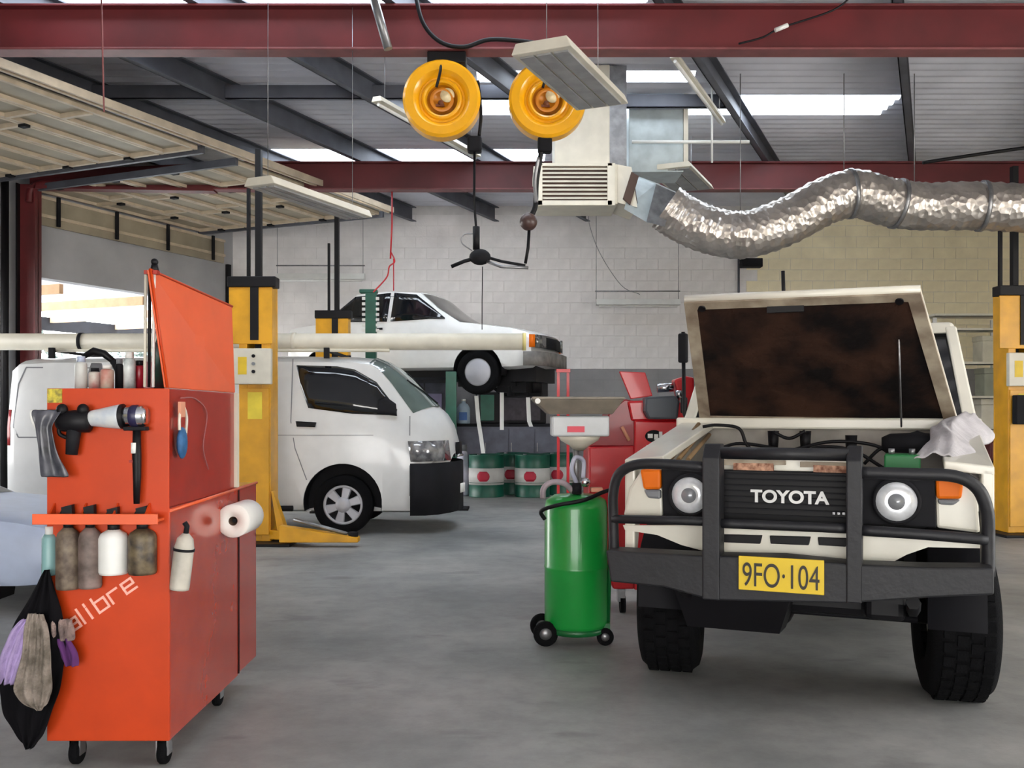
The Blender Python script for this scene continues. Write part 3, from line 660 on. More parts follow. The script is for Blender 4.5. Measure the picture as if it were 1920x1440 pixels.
b = MB(); b.hull([(-.73, 1.98, RZ2-.07), (.73, 1.98, RZ2-.07), (.74, 3.9, RZ2-.07), (-.74, 3.9, RZ2-.07)], [(-.70, 2.03, RZ2), (.70, 2.03, RZ2), (.71, 3.85, RZ2+.01), (-.71, 3.85, RZ2+.01)]); b.build('roof', LC_WHITE, lc, .02)
MB().box(-.80, .80, 3.8, 4.2, .55, RZ2-.05).build('rear_panel', LC_WHITE, lc, .02)
MB().box(-.78, .78, 1.6, 3.9, .6, .9).build('cabin_floor', BLACK, lc)
# bonnet
h0 = L(1313, 789, 1.47); h1 = L(1797, 797, 1.47); t0 = L(1283, 566, .74); t1 = L(1726, 548, .74)
def slab(name, m, k0, k1, inset, parent=lc):           # slab parallel to the bonnet plane from offset k0 to k1 (towards outer skin)
    n_ = (Vector(t0)-Vector(h0)).cross(Vector(h1)-Vector(h0)).normalized()
    if n_.z < 0: n_ = -n_
    u = (h1-h0).normalized(); v = (t0-h0).normalized(); c_ = [h0+u*inset+v*inset, h1-u*inset+v*inset, t1-u*inset-v*inset, t0+u*inset-v*inset]
    return MB().hull([p+n_*k0 for p in c_], [p+n_*k1 for p in c_]).build(name, m, parent)
bon = slab('bonnet', LC_WHITE, .012, .035, 0)
n_ = (Vector(t0)-Vector(h0)).cross(Vector(h1)-Vector(h0)).normalized(); n_ = n_ if n_.z > 0 else -n_
INNER = mat('grimy_cream_paint', (176, 164, 144), .7, vary=.15, c2=(120, 104, 88), scale=6)
u_ = (h1-h0).normalized(); v_ = (t0-h0).normalized()
C4 = [h0, h1, t1, t0]; cen = sum(C4, Vector())/4; I4 = [p.lerp(cen, .10) for p in C4]
for i in range(4):
    a, b2 = C4[i], C4[(i+1) % 4]; c2_, d2 = I4[(i+1) % 4], I4[i]
    MB().hull([a-n_*.012, b2-n_*.012, c2_-n_*.012, d2-n_*.012], [a+n_*.012, b2+n_*.012, c2_+n_*.012, d2+n_*.012]).build('bonnet_frame', INNER, bon)
MB().hull([p+n_*.0 for p in I4], [p+n_*.012 for p in I4]).build('bonnet_lining', BROWN, bon)
MB().tube([t0+n_*.02, t1+n_*.02], .022, 8).build('bonnet_lip', LC_WHITE, bon)
for f_ in (.08, .92): MB().cyl(t0.lerp(t1, f_)-n_*.02+v_*-.04, t0.lerp(t1, f_)+n_*.01-v_*.04, .02, n=10).build('rubber_buffer', BLACK, bon)
c_ = t0.lerp(t1, .45)-v_*.06; MB().box(-.09, .09, -.02, .02, -.03, .02, Matrix.Translation(c_)).build('bonnet_catch', BLACK, bon)
MB().tube([L(1685, 620, .95), L(1690, 800, 1.30)], .005, 6).build('bonnet_stay', STEEL, lc)
MB().box(-.02, .02, -.0, .04, -.0, .1, Matrix.Translation((-.82, 1.62, 1.36))).build('wing_mirror', BLACK_MATT, lc, .01)
MB().tube([(-.78, 1.60, 1.28), (-.81, 1.60, 1.36), (-.82, 1.62, 1.86)], .012, 8).build('mirror_arm', BLACK, lc)
MB().box(-.025, .03, -.02, .03, -.09, .09, Matrix.Translation((-.82, 1.60, 1.76))).build('wing_mirror', BLACK_MATT, lc, .01)
# snorkel / aerial
MB().tube([L(1470, 545, 2.0)-Vector((0, 0, .1)), L(1468, 508, 2.0)], .012, 8).build('aerial', BLACK, lc)
# engine bay
ENG = mat('engine_grime', (74, 68, 64), .6, .3, vary=.3, scale=14)
eb = MB(); eb.box(-.26, .24, .45, 1.3, .62, .98); eb.box(-.20, .18, .5, 1.25, .98, 1.07); eb.box(-.42, -.26, .5, 1.1, .6, .88); eb.build('engine_block', ENG, lc, .02)
for k in range(6): MB().cyl((-.14+k*.055, .62+k*.09, 1.05), (-.14+k*.055, .62+k*.09, 1.11), .016, n=8).build('injector', STEEL, lc)
MB().cyl((.02, .4, .78), (.02, .30, .78), .2, n=24).build('radiator_fan', BLACK, lc)
MB().box(-.36, .36, .24, .30, .6, 1.02).build('radiator', BLACK_MATT, lc); MB().box(-.34, .34, .23, .31, 1.02, 1.09).build('radiator_tank', BLACK, lc, .015)
q = L(1720, 830, .95); MB().lathe([(.001, -.06), (.13, -.06), (.145, -.03), (.145, .03), (.11, .055), (.03, .06), (.001, .075)], Matrix.Translation(q) @ Matrix.Diagonal((1.15, 1, .8, 1)), 28).build('air_cleaner', BLACK_MATT, lc)
q = L(1692, 872, .42); MB().box(-.075, .075, -.08, .09, -.12, .05, Matrix.Translation(q)).build('battery', mat('battery_green', (24, 112, 56), .5), lc, .008)
for dx in (-.045, .04): MB().cyl(q+Vector((dx, -.03, .05)), q+Vector((dx, -.03, .075)), .014, n=8).build('battery_terminal', STEEL, lc)
for px, py, ly in ((1450, 808, 1.3), (1510, 808, 1.3), (1596, 816, 1.2)):
    q = L(px, py, ly); MB().cyl(q-Vector((0, 0, .12)), q, .025, .032, n=12).build('filler_cap', BLACK, lc)
for pts in ([(1318, 800), (1345, 797), (1385, 803), (1398, 830), (1410, 845)], [(1330, 850), (1380, 832), (1440, 838), (1480, 848)], [(1450, 810), (1480, 822), (1510, 808)], [(1480, 845), (1560, 828), (1640, 835), (1680, 860)], [(1620, 870), (1650, 842), (1668, 850), (1672, 880)], [(1500, 850), (1540, 838), (1600, 845), (1660, 880)]):
    MB().tube(bez([L(px, py, 1.1) for px, py in pts], 6), .010, 6).build('engine_hose', BLACK, lc)
for k, (a, c_) in enumerate((((1256, 862), (1310, 795)), ((1272, 862), (1318, 806)), ((1290, 862), (1330, 815)))):
    MB().tube([L(*a, .5), L(*c_, 1.35)], .012, 6).build('wing_brace', mat('rusty_cream', (150, 120, 84), .8), lc)
face('slam_panel', INNER, [(1354, 862), (1472, 864), (1472, 872), (1354, 872)], .15, .04)
face('slam_panel', INNER, [(1500, 866), (1590, 868), (1590, 876), (1500, 876)], .15, .04)
PE = mat('rusty_core', (206, 160, 132), .8, vary=.2, scale=40, c2=(120, 76, 56))
face('radiator_core', PE, [(1375, 868), (1450, 869), (1450, 884), (1375, 884)], .145, .02); face('radiator_core', PE, [(1525, 872), (1590, 874), (1590, 887), (1525, 886)], .145, .02)
# running gear
R_ = .385
wheel(lc, -.71, .86, R_-.003, R_, .31, .2, 'plain', 0, 0, True); wheel(lc, .66, .86, R_-.003, R_, .30, .2, 'plain', 0, 0, True)
for o in [c for c in lc.children if c.name.startswith('tyre')]:
    x = -.71 if sum(v.co.x for v in o.data.vertices)/len(o.data.vertices) < 0 else .66
    T = Matrix.Translation((x, .86, R_)) @ Matrix.Rotation(math.pi/2 + math.radians(8), 4, 'Z') @ Matrix.Translation((-x, -.86, -R_))
    for q in [o]+list(o.children): q.data.transform(T)
for x in (-.68, .68):
    t = wheel(lc, 0, 0, 0, R_, .24, .2, 'plain', 0)
    T = Matrix.Translation((x, 3.5, R_)) @ Matrix.Rotation(math.pi/2, 4, 'Z')
    for q in [t]+list(t.children): q.data.transform(T)
MB().cyl((-.6, .86, R_), (.6, .86, R_), .05, n=12).build('front_axle', BLACK, lc)
MB().sphere((-.22, .86, R_), .15, 16, (1, .9, 1)).build('differential', BLACK, lc)
MB().tube([(-.55, .52, .42), (.5, .52, .42)], .018, 8).build('steering_rod', BLACK, lc)
for s_ in (-1, 1):
    MB().tube(bez([(s_*.48, .05, .58), (s_*.48, .3, .50), (s_*.48, .7, .46), (s_*.48, 1.3, .6)]), .03, 6).build('leaf_spring', BLACK, lc)
    MB().box(min(s_*.36, s_*.44), max(s_*.36, s_*.44), .1, 4.0, .56, .68).build('chassis_rail', BLACK, lc)
MB().box(-.3, .3, .45, 1.5, .42, .62).build('sump', BLACK, lc, .04)
MB().box(-.75, .75, 1.25, 4.1, .50, .55).build('underfloor', BLACK, lc)  # panel added to block light and darken the space below
MB().hull([(-.50, .25, .36), (-.08, .25, .36), (-.08, .5, .34), (-.50, .5, .34)], [(-.55, .12, .60), (.0, .12, .60), (.0, .6, .60), (-.55, .6, .60)]).build('bash_plate', BLACK, lc)
MB().cyl((-.68, 3.5, R_), (.68, 3.5, R_), .06, n=12).sphere((.1, 3.5, R_), .17).build('rear_axle', BLACK, lc)
MB().box(.28, .45, .3, .6, .44, .6).build('steering_box', BLACK, lc, .03)
MB().box(-.12, .25, 1.5, 2.4, .38, .6).build('gearbox', BLACK, lc, .03)
# white cloth over the right wing
rows = []
for i in range(11):
    t = i/10; row = []; yy = lerp(.32, 1.32, t); zt0 = lerp(1.14, HL, (yy-.2)/1.3)
    for j in range(11):
        v = j/10; x = lerp(lerp(.47, .66, v), lerp(.66, .79, v), t)+.03*math.sin(t*7+v)
        z = zt0+.02+.035*math.sin(v*math.pi)+.014*math.sin(j*1.9+i*1.3)-(.09*max(0, v-.75)/.25)-(.05*max(0, .2-t)/.2)
        row.append((x+(.06 if v > .8 else 0)*v, yy, z))
    rows.append(row)
o = MB().grid(rows).build('fender_cloth', CLOTH_W, None, solid=.01, subsurf=1)
tag(o, 'white-grey cloth draped over the right wing of the open off-roader', 'cloth'); o.location = LC0; o.rotation_euler = (0, 0, LR)
o.data.transform(Matrix.Translation((0, 0, .02)))
# ================================================================= HOISTS
def hoist_post(label, loc, top, yellow=True, box_side=1, group=None):
    t = thing('hoist_column', label, 'hoist', loc); m = YELLOW if yellow else GREEN_DK
    box('base_plate', BLACK, t, -.30, .42, -.25, .45, 0, .03, .005)
    c = MB(); c.box(-.16, -.075, -.02, .30, .03, 2.70); c.box(.075, .17, -.02, .30, .03, 2.70); c.box(-.16, .17, .27, .30, .03, 2.70); c.box(-.08, .08, -.005, .02, .03, 1.95)
    c.build('column', m, t, .006)
    box('front_cover', YELLOW if yellow else m, t, -.15, .16, -.045, -.02, .10, 1.62, .004)
    MB().box(-.03, .03, .12, .2, 1.9, top).box(-.14, -.11, .2, .25, 2.6, top-.4).build('mast', BLACK, t)
    box('cross_head', BLACK, t, -.27, .23, -.06, .12, 2.67, 2.78, .008)
    box('carriage', m, t, -.26, .19, -.035, -.01, 2.08, 2.67, .006)
    box('carriage_slot', BLACK, t, -.035, .05, -.05, -.03, 2.12, 2.67)
    cb = box('control_box', CREAM_METAL, t, -.19*box_side-.01, .20, -.12, -.05, 1.66, 2.03, .01)
    for k, cc in enumerate((BLACK_MATT, GREY, BLACK_MATT)): MB().cyl((.02, -.12, 1.95-.08*k), (.02, -.135, 1.95-.08*k), .018, n=12).build('button', cc, cb)
    box('warning_label', mat('warning_yellow', (226, 190, 40), .5), cb, -.14, -.05, -.124, -.119, 1.76, 1.94)
    box('label', mat('label_yellow', (232, 206, 60), .5), t, -.06, .09, -.05, -.044, 1.30, 1.58)
    return t
h1_ = hoist_post('nearer yellow hoist column with a white control box beside the orange trolley', (-2.68, 10.0, 0), 4.15)
b = MB()
b.hull([(.10, .0, .05), (.10, .14, .05), (.10, .14, .15), (.10, .0, .15)], [(.62, -.18, .05), (.62, -.04, .05), (.62, -.04, .13), (.62, -.18, .13)]); b.build('swing_arm', YELLOW, h1_, .008)
b = MB(); b.hull([(.32, -.28, .05), (.32, -.14, .05), (.32, -.14, .22), (.32, -.28, .22)], [(1.12, -.28, .05), (1.12, -.14, .05), (1.12, -.14, .10), (1.12, -.28, .10)]); b.build('swing_arm', YELLOW, h1_, .008)
MB().tube([(.45, -.21, .28), (.75, -.21, .20), (1.0, -.21, .13)], .02, 8).build('arm_latch', STEEL, h1_)
MB().cyl((1.06, -.21, .09), (1.06, -.21, .15), .05, n=16).build('lift_pad', BLACK_MATT, h1_)
b = MB(); b.hull([(.26, -.04, .05), (.36, -.04, .05), (.36, .1, .05), (.26, .1, .05)], [(.18, -.04, .55), (.2, -.04, .55), (.2, .06, .55), (.18, .06, .55)]); b.build('gusset', YELLOW, h1_)
h2_ = hoist_post('farther yellow hoist column with black mast, standing between van and raised sedan', (-2.45, 13.28, 0), 4.15)
h3_ = hoist_post('yellow hoist column cut off by the right edge of the photo', (5.68, 10.7, 0), 4.15)
box('lock_box', BLACK_MATT, h3_, -.16, .1, -.2, -.1, 1.24, 1.56, .01)
def green_post(label, X_, Y_, top, teeth):
    t = thing('green_hoist_post', label, 'hoist', (X_, Y_, 0))
    box('base_plate', BLACK, t, -.25, .25, -.2, .2, 0, .03, .004)
    box('post', GREEN_DK, t, -.075, .075, -.06, .06, .03, top, .006)
    if teeth:
        for s_ in (-1, 1):
            for k in range(7): box('tooth', WHITE, t, min(s_*.075, s_*.12), max(s_*.075, s_*.12), -.07, -.05, top-.08-.075*k-.04, top-.08-.075*k)
        box('top_cap', GREEN_DK, t, -.16, .09, -.07, .07, top-.02, top+.03, .01)
    box('lift_arm', GREEN_DK, t, -.05, .05, 0, 1.0, 1.84, 1.93, .006)
    MB().cyl((0, .92, 1.92), (0, .92, 2.0), .06, n=14).build('lift_pad', BLACK_MATT, t)
    return t
green_post('green toothed hoist post in front of the raised sedan window', (696-960)*13.6/1800, 13.6, 3.08, True)
green_post('dark green hoist post right behind the van windscreen', (846-960)*13.6/1800, 13.6, 1.95, False)
b = thing('axle_stand', 'tall red support stand under the nose of the raised sedan', 'stand', (.72, 13.9, 0))
for x in (-.05, .09): box('leg', RED, b, x-.02, x+.02, -.02, .02, 0, 1.95)
box('foot', RED, b, -.16, .2, -.15, .15, 0, .03); box('head', RED, b, -.08, .12, -.06, .06, 1.95, 2.0)
# ================================================================= CEILING THINGS
def light_fixture(name, label, px, py, Y_, ln, wd, hgt=.07, wires=4.75, group=None, louv=True):
    p = P(px, py, Y_); a = math.atan2(.403, .915)
    t = thing(name, label, 'light', p, -a, group)
    b = MB(); b.prism([(0, 0), (wd, 0), (wd-.03, hgt), (.03, hgt)], 0, ln); b.build('housing', CREAM_METAL, t, .006)
    n = 3
    for k in range(n): box('louvre_bay', mat('louvre_grey', (150, 150, 150), .5, vary=.1), t, .03+k*(wd-.06)/n+.01, .03+(k+1)*(wd-.06)/n-.01, .05, ln-.05, -.012, .002)
    for y in (.1, ln-.1): MB().tube([(wd/2, y, hgt), (wd/2, y, max(.1, wires-p.z))], .003, 5).build('hanger_wire', STEEL, t)
    return t
light_fixture('ceiling_light', 'large flat white light fixture hanging in front of the right yellow reel', 958, 104, 6.0, 1.2, .40, .07, 4.95)
light_fixture('ceiling_light', 'flat cream light fixture hanging beside the air duct box', 1212, 320, 11.0, 1.2, .52, .06, 4.8)
light_fixture('ceiling_light', 'flat cream light fixture hanging under the raised garage door', 457, 350, 6.9, 1.3, .27, .06, 4.95)
def batten(label, px, py, Y_, ln, wd, rz=-math.atan2(.403, .915)):
    p = P(px, py, Y_); t = thing('batten_light', label, 'light', p, rz)
    MB().prism([(-wd/2, 0), (wd/2, 0), (wd/3, .05), (-wd/3, .05)], 0, ln).build('housing', CREAM_METAL, t, .004)
    MB().cyl((0, .03, -.02), (0, ln-.03, -.02), .016, n=10).build('tube', WHITE, t)
    for y in (.15, ln-.15): MB().tube([(0, y, .05), (0, y, 5.0-p.z)], .004, 5).build('hanger_wire', STEEL, t)
    return t
batten('cream batten light under the roof to the left of the left yellow reel', 706, 190, 9.2, 2.2, .12)
batten('cream batten light under the roof to the right of the air duct', 1264, 108, 8.5, 2.1, .08)
def wall_light(label, px0, px1, py):
    a = P(px0, py, 16.6); c = P(px1, py, 16.6); t = thing('hanging_light', label, 'light', a); L_ = c.x-a.x
    MB().prism([(-.09, 0), (.09, 0), (.04, .1), (-.04, .1)], 0, L_, 'x').build('shade', WHITE, t)
    MB().cyl((.05, 0, -.02), (L_-.05, 0, -.02), .018, n=8).build('tube', WHITE, t)
    MB().tube([(-.02, 0, .24), (L_, 0, .24)], .012, 6).build('rail', STEEL, t)
    for x in (.0, L_-.03): MB().tube([(x, 0, .1), (x, 0, 5.02-a.z)], .005, 5).build('hanger_wire', STEEL, t)
    return t
wall_light('long white light hanging before the back wall, left of the open bonnet', 1118, 1275, 572)
wall_light('long pale light hanging before the back wall, above the raised sedan boot', 520, 684, 524)
# air conditioner / duct boxes
ac = thing('air_duct_unit', 'cream ceiling duct box with a louvred grille in the middle of the photo', 'air unit', P(1078, 385, 10.0)); az = ac.location.z
def acb(b, nm, m, **k): return pb(b, nm, m, ac, **k)
g0 = P(1008, 385, 9.95); g1 = P(1148, 306, 9.95)
acb(MB().box(g0.x, g1.x+.06, 9.98, 10.6, g0.z+.02, g1.z), 'casing', CREAM_METAL, bevel=.01)
fr = MB()
for (x0, x1, z0, z1) in ((g0.x, g1.x, g0.z, g0.z+.05), (g0.x, g1.x, g1.z-.03, g1.z), (g0.x, g0.x+.05, g0.z, g1.z), (g1.x-.05, g1.x+.03, g0.z, g1.z)): fr.box(x0, x1, 9.94, 9.985, z0, z1)
acb(fr, 'grille_frame', CREAM_METAL, bevel=.003)
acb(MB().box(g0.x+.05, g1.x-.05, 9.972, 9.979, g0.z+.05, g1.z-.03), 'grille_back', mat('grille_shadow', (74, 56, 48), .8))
for k in range(8):
    z = g0.z+.065+k*(g1.z-g0.z-.09)/8
    acb(MB().hull([(g0.x+.05, 9.945, z), (g1.x-.05, 9.945, z), (g1.x-.05, 9.97, z+.02), (g0.x+.05, 9.97, z+.02)], [(g0.x+.05, 9.945, z+.008), (g1.x-.05, 9.945, z+.008), (g1.x-.05, 9.97, z+.028), (g0.x+.05, 9.97, z+.028)]), 'louvre', CREAM_METAL)
# flared side outlet, shade of its mouth put into dark panels
sx0 = g1.x+.06; s_ = MB()
s_.hull([(sx0, 10.0, g0.z+.04), (sx0, 10.55, g0.z+.04), (sx0, 10.55, g1.z), (sx0, 10.0, g1.z)], [(sx0+.20, 9.95, g0.z-.02), (sx0+.20, 10.6, g0.z-.02), (sx0+.14, 10.6, g1.z-.04), (sx0+.14, 9.95, g1.z-.04)])
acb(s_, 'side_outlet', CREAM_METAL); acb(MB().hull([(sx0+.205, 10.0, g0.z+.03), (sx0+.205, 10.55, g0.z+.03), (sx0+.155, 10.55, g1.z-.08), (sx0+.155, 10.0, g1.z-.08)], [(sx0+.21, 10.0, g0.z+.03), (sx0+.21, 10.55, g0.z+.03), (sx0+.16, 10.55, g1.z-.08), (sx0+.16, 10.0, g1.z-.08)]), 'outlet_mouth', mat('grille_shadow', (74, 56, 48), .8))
m_ = [P(1168, 372, 9.93), P(1184, 322, 9.93), P(1198, 330, 9.93), P(1182, 384, 9.93)]
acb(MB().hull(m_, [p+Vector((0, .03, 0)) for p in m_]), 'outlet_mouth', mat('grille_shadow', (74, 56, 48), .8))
u0 = P(1040, 308, 10.0); u1 = P(1176, 130, 10.0)
acb(MB().box(u0.x, u1.x-.18, 10.02, 10.62, u0.z-.03, 5.0), 'riser', CREAM_METAL, bevel=.01); acb(MB().box(u1.x-.18, u1.x, 10.05, 10.62, u0.z-.03, 5.0), 'riser_side', STEEL)
rr = MB(); rr.box(u0.x-.22, u0.x-.02, 10.0, 10.6, u0.z-.09, u0.z-.02); acb(rr, 'ledge', CREAM_METAL)
d0 = P(1180, 312, 10.9); d1 = P(1283, 232, 10.9)
dd = thing('duct_box', 'grey sheet metal duct box between the cream duct unit and the silver duct', 'duct', (d0.x, 10.9, d0.z))
pb(MB().box(d0.x, d1.x, 10.95, 11.5, d0.z-.05, 5.0), 'box', mat('galvanised', (186, 196, 198), .4, .4, vary=.08), dd, bevel=.008)
pb(MB().box(d1.x, d1.x+.05, 10.93, 11.52, d0.z, 5.0), 'flange', CREAM_METAL, dd)
q0 = P(1190, 345, 10.1); q1 = P(1232, 400, 10.0)
b = MB(); b.hull([P(1188, 330, 10.25), P(1230, 345, 10.25), P(1215, 418, 9.9), P(1170, 392, 9.9)], [P(1195, 330, 10.75), P(1237, 345, 10.75), P(1225, 408, 10.6), P(1185, 385, 10.6)]); pb(b, 'elbow', mat('galvanised', (186, 196, 198), .4, .4), dd)
b = MB(); b.hull([P(1230, 345, 10.15), P(1268, 362, 10.15), P(1246, 425, 9.85), P(1212, 416, 9.85)], [P(1236, 345, 10.7), P(1273, 362, 10.7), P(1250, 417, 10.5), P(1216, 410, 10.5)]); pb(b, 'collar', STEEL, dd)
# flexible foil duct
fd = thing('flexible_duct', 'silver foil flexible duct snaking from the duct box to the right edge', 'duct', P(1600, 400, 10.1))
cpts = bez([P(x, y, z) for x, y, z in ((1248, 388, 10.1), (1280, 410, 10.1), (1335, 433, 10.05), (1398, 440, 10), (1475, 415, 10), (1550, 376, 10), (1605, 363, 10), (1662, 378, 10), (1725, 387, 10), (1820, 386, 9.9), (1925, 390, 9.85), (2100, 394, 9.8))], 14)
rs = [.245+.006*math.sin(i*1.9)+random.uniform(-.003, .003) for i in range(len(cpts))]
n0 = MB().tube(cpts, .25, 36, False, True, rs)
for i in range(len(n0.v)):
    v = Vector(n0.v[i]); c_ = cpts[i//36]; n0.v[i] = tuple(c_+(v-c_)*(1+random.uniform(-.010, .010)))
pb(n0, 'foil', FOIL, fd, fix=True)
for px in (1592, 1682, 1842):
    i = min(range(len(cpts)-1), key=lambda q: abs(960+cpts[q].x/cpts[q].y*F-px)); d = (cpts[i+1]-cpts[i]).normalized()
    pb(MB().cyl(cpts[i]-d*.02, cpts[i]+d*.02, .262, n=32), 'band', STEEL, fd)
for k in (40, 78, 110): pb(MB().tube([cpts[k]+Vector((0, 0, .24)), Vector((cpts[k].x, cpts[k].y, 4.9))], .005, 5), 'hanger_wire', STEEL, fd)
# hose reels
def reel(label, px, py, Y_, extra):
    p = P(px, py, Y_); t = thing('hose_reel', label, 'reel', p); M = Matrix.Rotation(math.pi/2, 4, 'X')
    b = MB(); b.lathe([(.12, .0), (.135, .05), (.15, .058), (.165, .05), (.175, .03), (.19, .03), (.215, .07), (.235, .085), (.30, .085), (.322, .06), (.325, 0), (.325, -.06), (.30, -.09), (.05, -.09)], M, 48); auto_smooth(b.build('drum', YELLOW_REEL, t), .55)
    MB().lathe([(.13, .025), (.17, .026), (.001, .0)], M, 32).build('hub_recess', mat('orange_hub', (214, 130, 20), .4), t)
    MB().lathe([(.001, .05), (.022, .048), (.026, .02)], Matrix.Translation((-.01, 0, -.03)) @ M, 8).box(-.05, .02, -.045, -.03, -.06, -.04).build('spring_hub', mat('rusty_hub', (110, 60, 34), .5, .3), t)
    MB().lathe([(.001, .034), (.055, .032), (.06, .02)], Matrix.Translation((.045, 0, .04)) @ M, 24).build('hub_plate', mat('pale_hub', (236, 216, 170), .3, vary=.1, scale=20), t)
    MB().lathe([(.07, .03), (.085, .036), (.1, .03)], M, 32).build('spring_ring', mat('orange_hub', (214, 130, 20), .4), t)
    box('bracket', BLACK, t, -.12, .2, -.06, .16, .30, 4.36-p.z, .01)
    MB().tube(bez([(.0, -.04, .34), (-.01, -.10, .2), (-.04, -.10, .08)]), .012, 8).build('supply_hose', BLACK, t)
    box('roller_guide', BLACK_MATT, t, extra[0]-.06, extra[0]+.06, -.05, .07, -.43, -.30, .02)
    return t, p
r1, p1 = reel('left yellow hose reel hanging from the nearer red beam', 829, 189, 8.0, (.27, 0))
MB().tube(bez([(.30, -.05, .15), (.325, -.03, -.1), (.31, -.03, -.3)]), .014, 8).build('hose', BLACK, r1)
r2, p2 = reel('right yellow hose reel half hidden by the large light fixture', 1026, 190, 8.05, (-.02, 0))
# hanging hoses and tool
a = P(890, 275, 8.0)
t = thing('hanging_tool', 'black multi-arm hose tool hanging from the left yellow reel', 'tool', P(900, 480, 8.0)); TL = t.location
pb(MB().tube([P(890, 262, 8.0), P(889, 380, 8.0), P(893, 430, 8), P(897, 468, 8)], .011, 8), 'hose', BLACK, t)
pb(MB().tube([P(893, 425, 8.0), P(893, 468, 8)], .03, 10), 'sleeve', BLACK, t)
pb(MB().sphere(P(900, 482, 8), .075, 14, (1.2, 1, .9)), 'hub', BLACK_MATT, t)
pb(MB().tube([P(898, 482, 8), P(870, 490, 8), P(846, 500, 8)], .016, 8), 'arm', BLACK, t)
pb(MB().tube([P(905, 480, 8), P(940, 490, 8.05), P(985, 498, 8.05)], .012, 8), 'arm', BLACK_MATT, t)
pb(MB().tube([P(905, 487, 8), P(940, 500, 7.9), P(990, 502, 7.95)], .014, 8), 'arm', STEEL, t)
pb(MB().tube(bez([P(885, 470, 8), P(866, 455, 8), P(870, 440, 8), P(890, 438, 8)]), .006, 6), 'wire_loop', STEEL, t)
pb(MB().tube([P(905, 500, 8.05), P(904, 570, 8.05), P(904, 618, 8.05)], .004, 5), 'pull_cord', BLACK, t)
t = thing('hose_end', 'black hose with a round ball stop hanging from the right yellow reel', 'hose', P(992, 415, 8.1))
pb(MB().tube(bez([P(1020, 262, 8.05), P(1014, 290, 8.05), P(1006, 340, 8.1), P(1004, 385, 8.1), P(996, 405, 8.1)]), .022, 10), 'sleeve', BLACK, t)
pb(MB().tube(bez([P(1010, 295, 8.04), P(1003, 340, 8.07), P(1006, 380, 8.07)]), .017, 8), 'cover', STEEL, t)
pb(MB().sphere(P(991, 416, 8.1), .075, 18), 'ball_stop', mat('ball_brown', (74, 54, 50), .4), t)
pb(MB().tube([P(992, 432, 8.1), P(990, 465, 8.1), P(985, 494, 8.1)], .014, 8), 'nozzle', BLACK, t)
t = thing('red_lanyard', 'thin red rope with a hook hanging left of the hanging black tool', 'rope', P(735, 430, 13.0))
pb(MB().tube([P(735, 357, 13), P(735, 420, 13), P(732, 485, 13)], .012, 6), 'rope', RED, t); pb(MB().tube(bez([P(732, 470, 13), P(740, 490, 13), P(730, 500, 13), P(725, 520, 13), P(700, 548, 13)]), .01, 6), 'hook', RED, t)
pb(MB().tube([P(738, 485, 13), P(738, 545, 13)], .008, 6), 'rope_tail', RED, t)
# cables, pipes near the front beam
def loose(name, label, cat, m, pts, r, n=8, smooth=True):
    o = MB().tube(bez(pts, 6) if smooth else pts, r, n).build(name, m, None); return tag(o, label, cat)
loose('conduit', 'grey steel pipe leaning across the nearer red beam, left of the reels', 'pipe', STEEL, [P(690, -40, 7.4), P(728, 92, 7.4)], .035, 12, False)
loose('cable', 'black cable looping along the nearer red beam to the left reel', 'cable', BLACK, [P(775, -30, 7.85), P(792, 40, 7.85), P(825, 78, 7.85), P(870, 88, 7.85), P(920, 74, 7.85), P(1000, 80, 7.85), P(1030, 90, 7.85)], .018)
loose('cable', 'black cable end with a white tag on the nearer red beam at upper right', 'cable', BLACK, [P(1385, 82, 7.85), P(1430, 70, 7.85), P(1465, 52, 7.85), P(1560, 20, 7.85), P(1600, -10, 7.85)], .008)
t = MB().cyl(P(1453, 57, 7.83), P(1477, 47, 7.83), .018, n=10).build('cable_tag', WHITE); tag(t, 'white tag on the black cable of the nearer red beam', 'tag')
loose('cord', 'thin pale red cord hanging down in front of the upper left roof', 'cord', mat('pale_red_cord', (150, 90, 90), .7), [P(190, -10, 7.0), P(195, 210, 7.0)], .006, 6, False)
loose('cross_pipe', 'white pipe running across above the duct boxes', 'pipe', WHITE, [P(1185, 266, 10.8), P(1405, 266, 10.8)], .018, 8, False)
loose('pull_cord', 'white pull cord hanging right of the grey duct box', 'cord', WHITE, [P(1335, 158, 10.7), P(1335, 305, 10.7)], .012, 8, False)
loose('wall_conduit', 'thin dark conduit running down the back wall under the silver duct', 'conduit', DARK_STEEL, [P(1385, 480, 16.93), P(1385, 620, 16.93)], .02, 8, False)
t = thing('wall_camera', 'small dark bracket lamp on the back wall under the silver duct', 'lamp', P(1400, 492, 16.9))
pb(MB().box(*[v for ab in zip(P(1392, 500, 16.7), P(1425, 487, 16.9)) for v in ab]), 'lamp_head', BLACK_MATT, t, bevel=.01); pb(MB().tube([P(1385, 490, 16.95), P(1395, 500, 16.8)], .015, 6), 'arm', STEEL, t)
loose('slack_cable', 'thin black cable sagging in front of the roof at the right edge', 'cable', BLACK, [P(1730, 305, 11), P(1830, 290, 11), P(1930, 276, 11)], .02)
for i, px in enumerate((1105, 1140)):
    pass
loose('hanging_wire', 'thin curved wire hanging on the back wall behind the black ball stop', 'wire', STEEL, [P(1104, 386, 16.8), P(1105, 420, 16.8), P(1125, 475, 16.8), P(1165, 535, 16.8), P(1200, 552, 16.8)], .006)
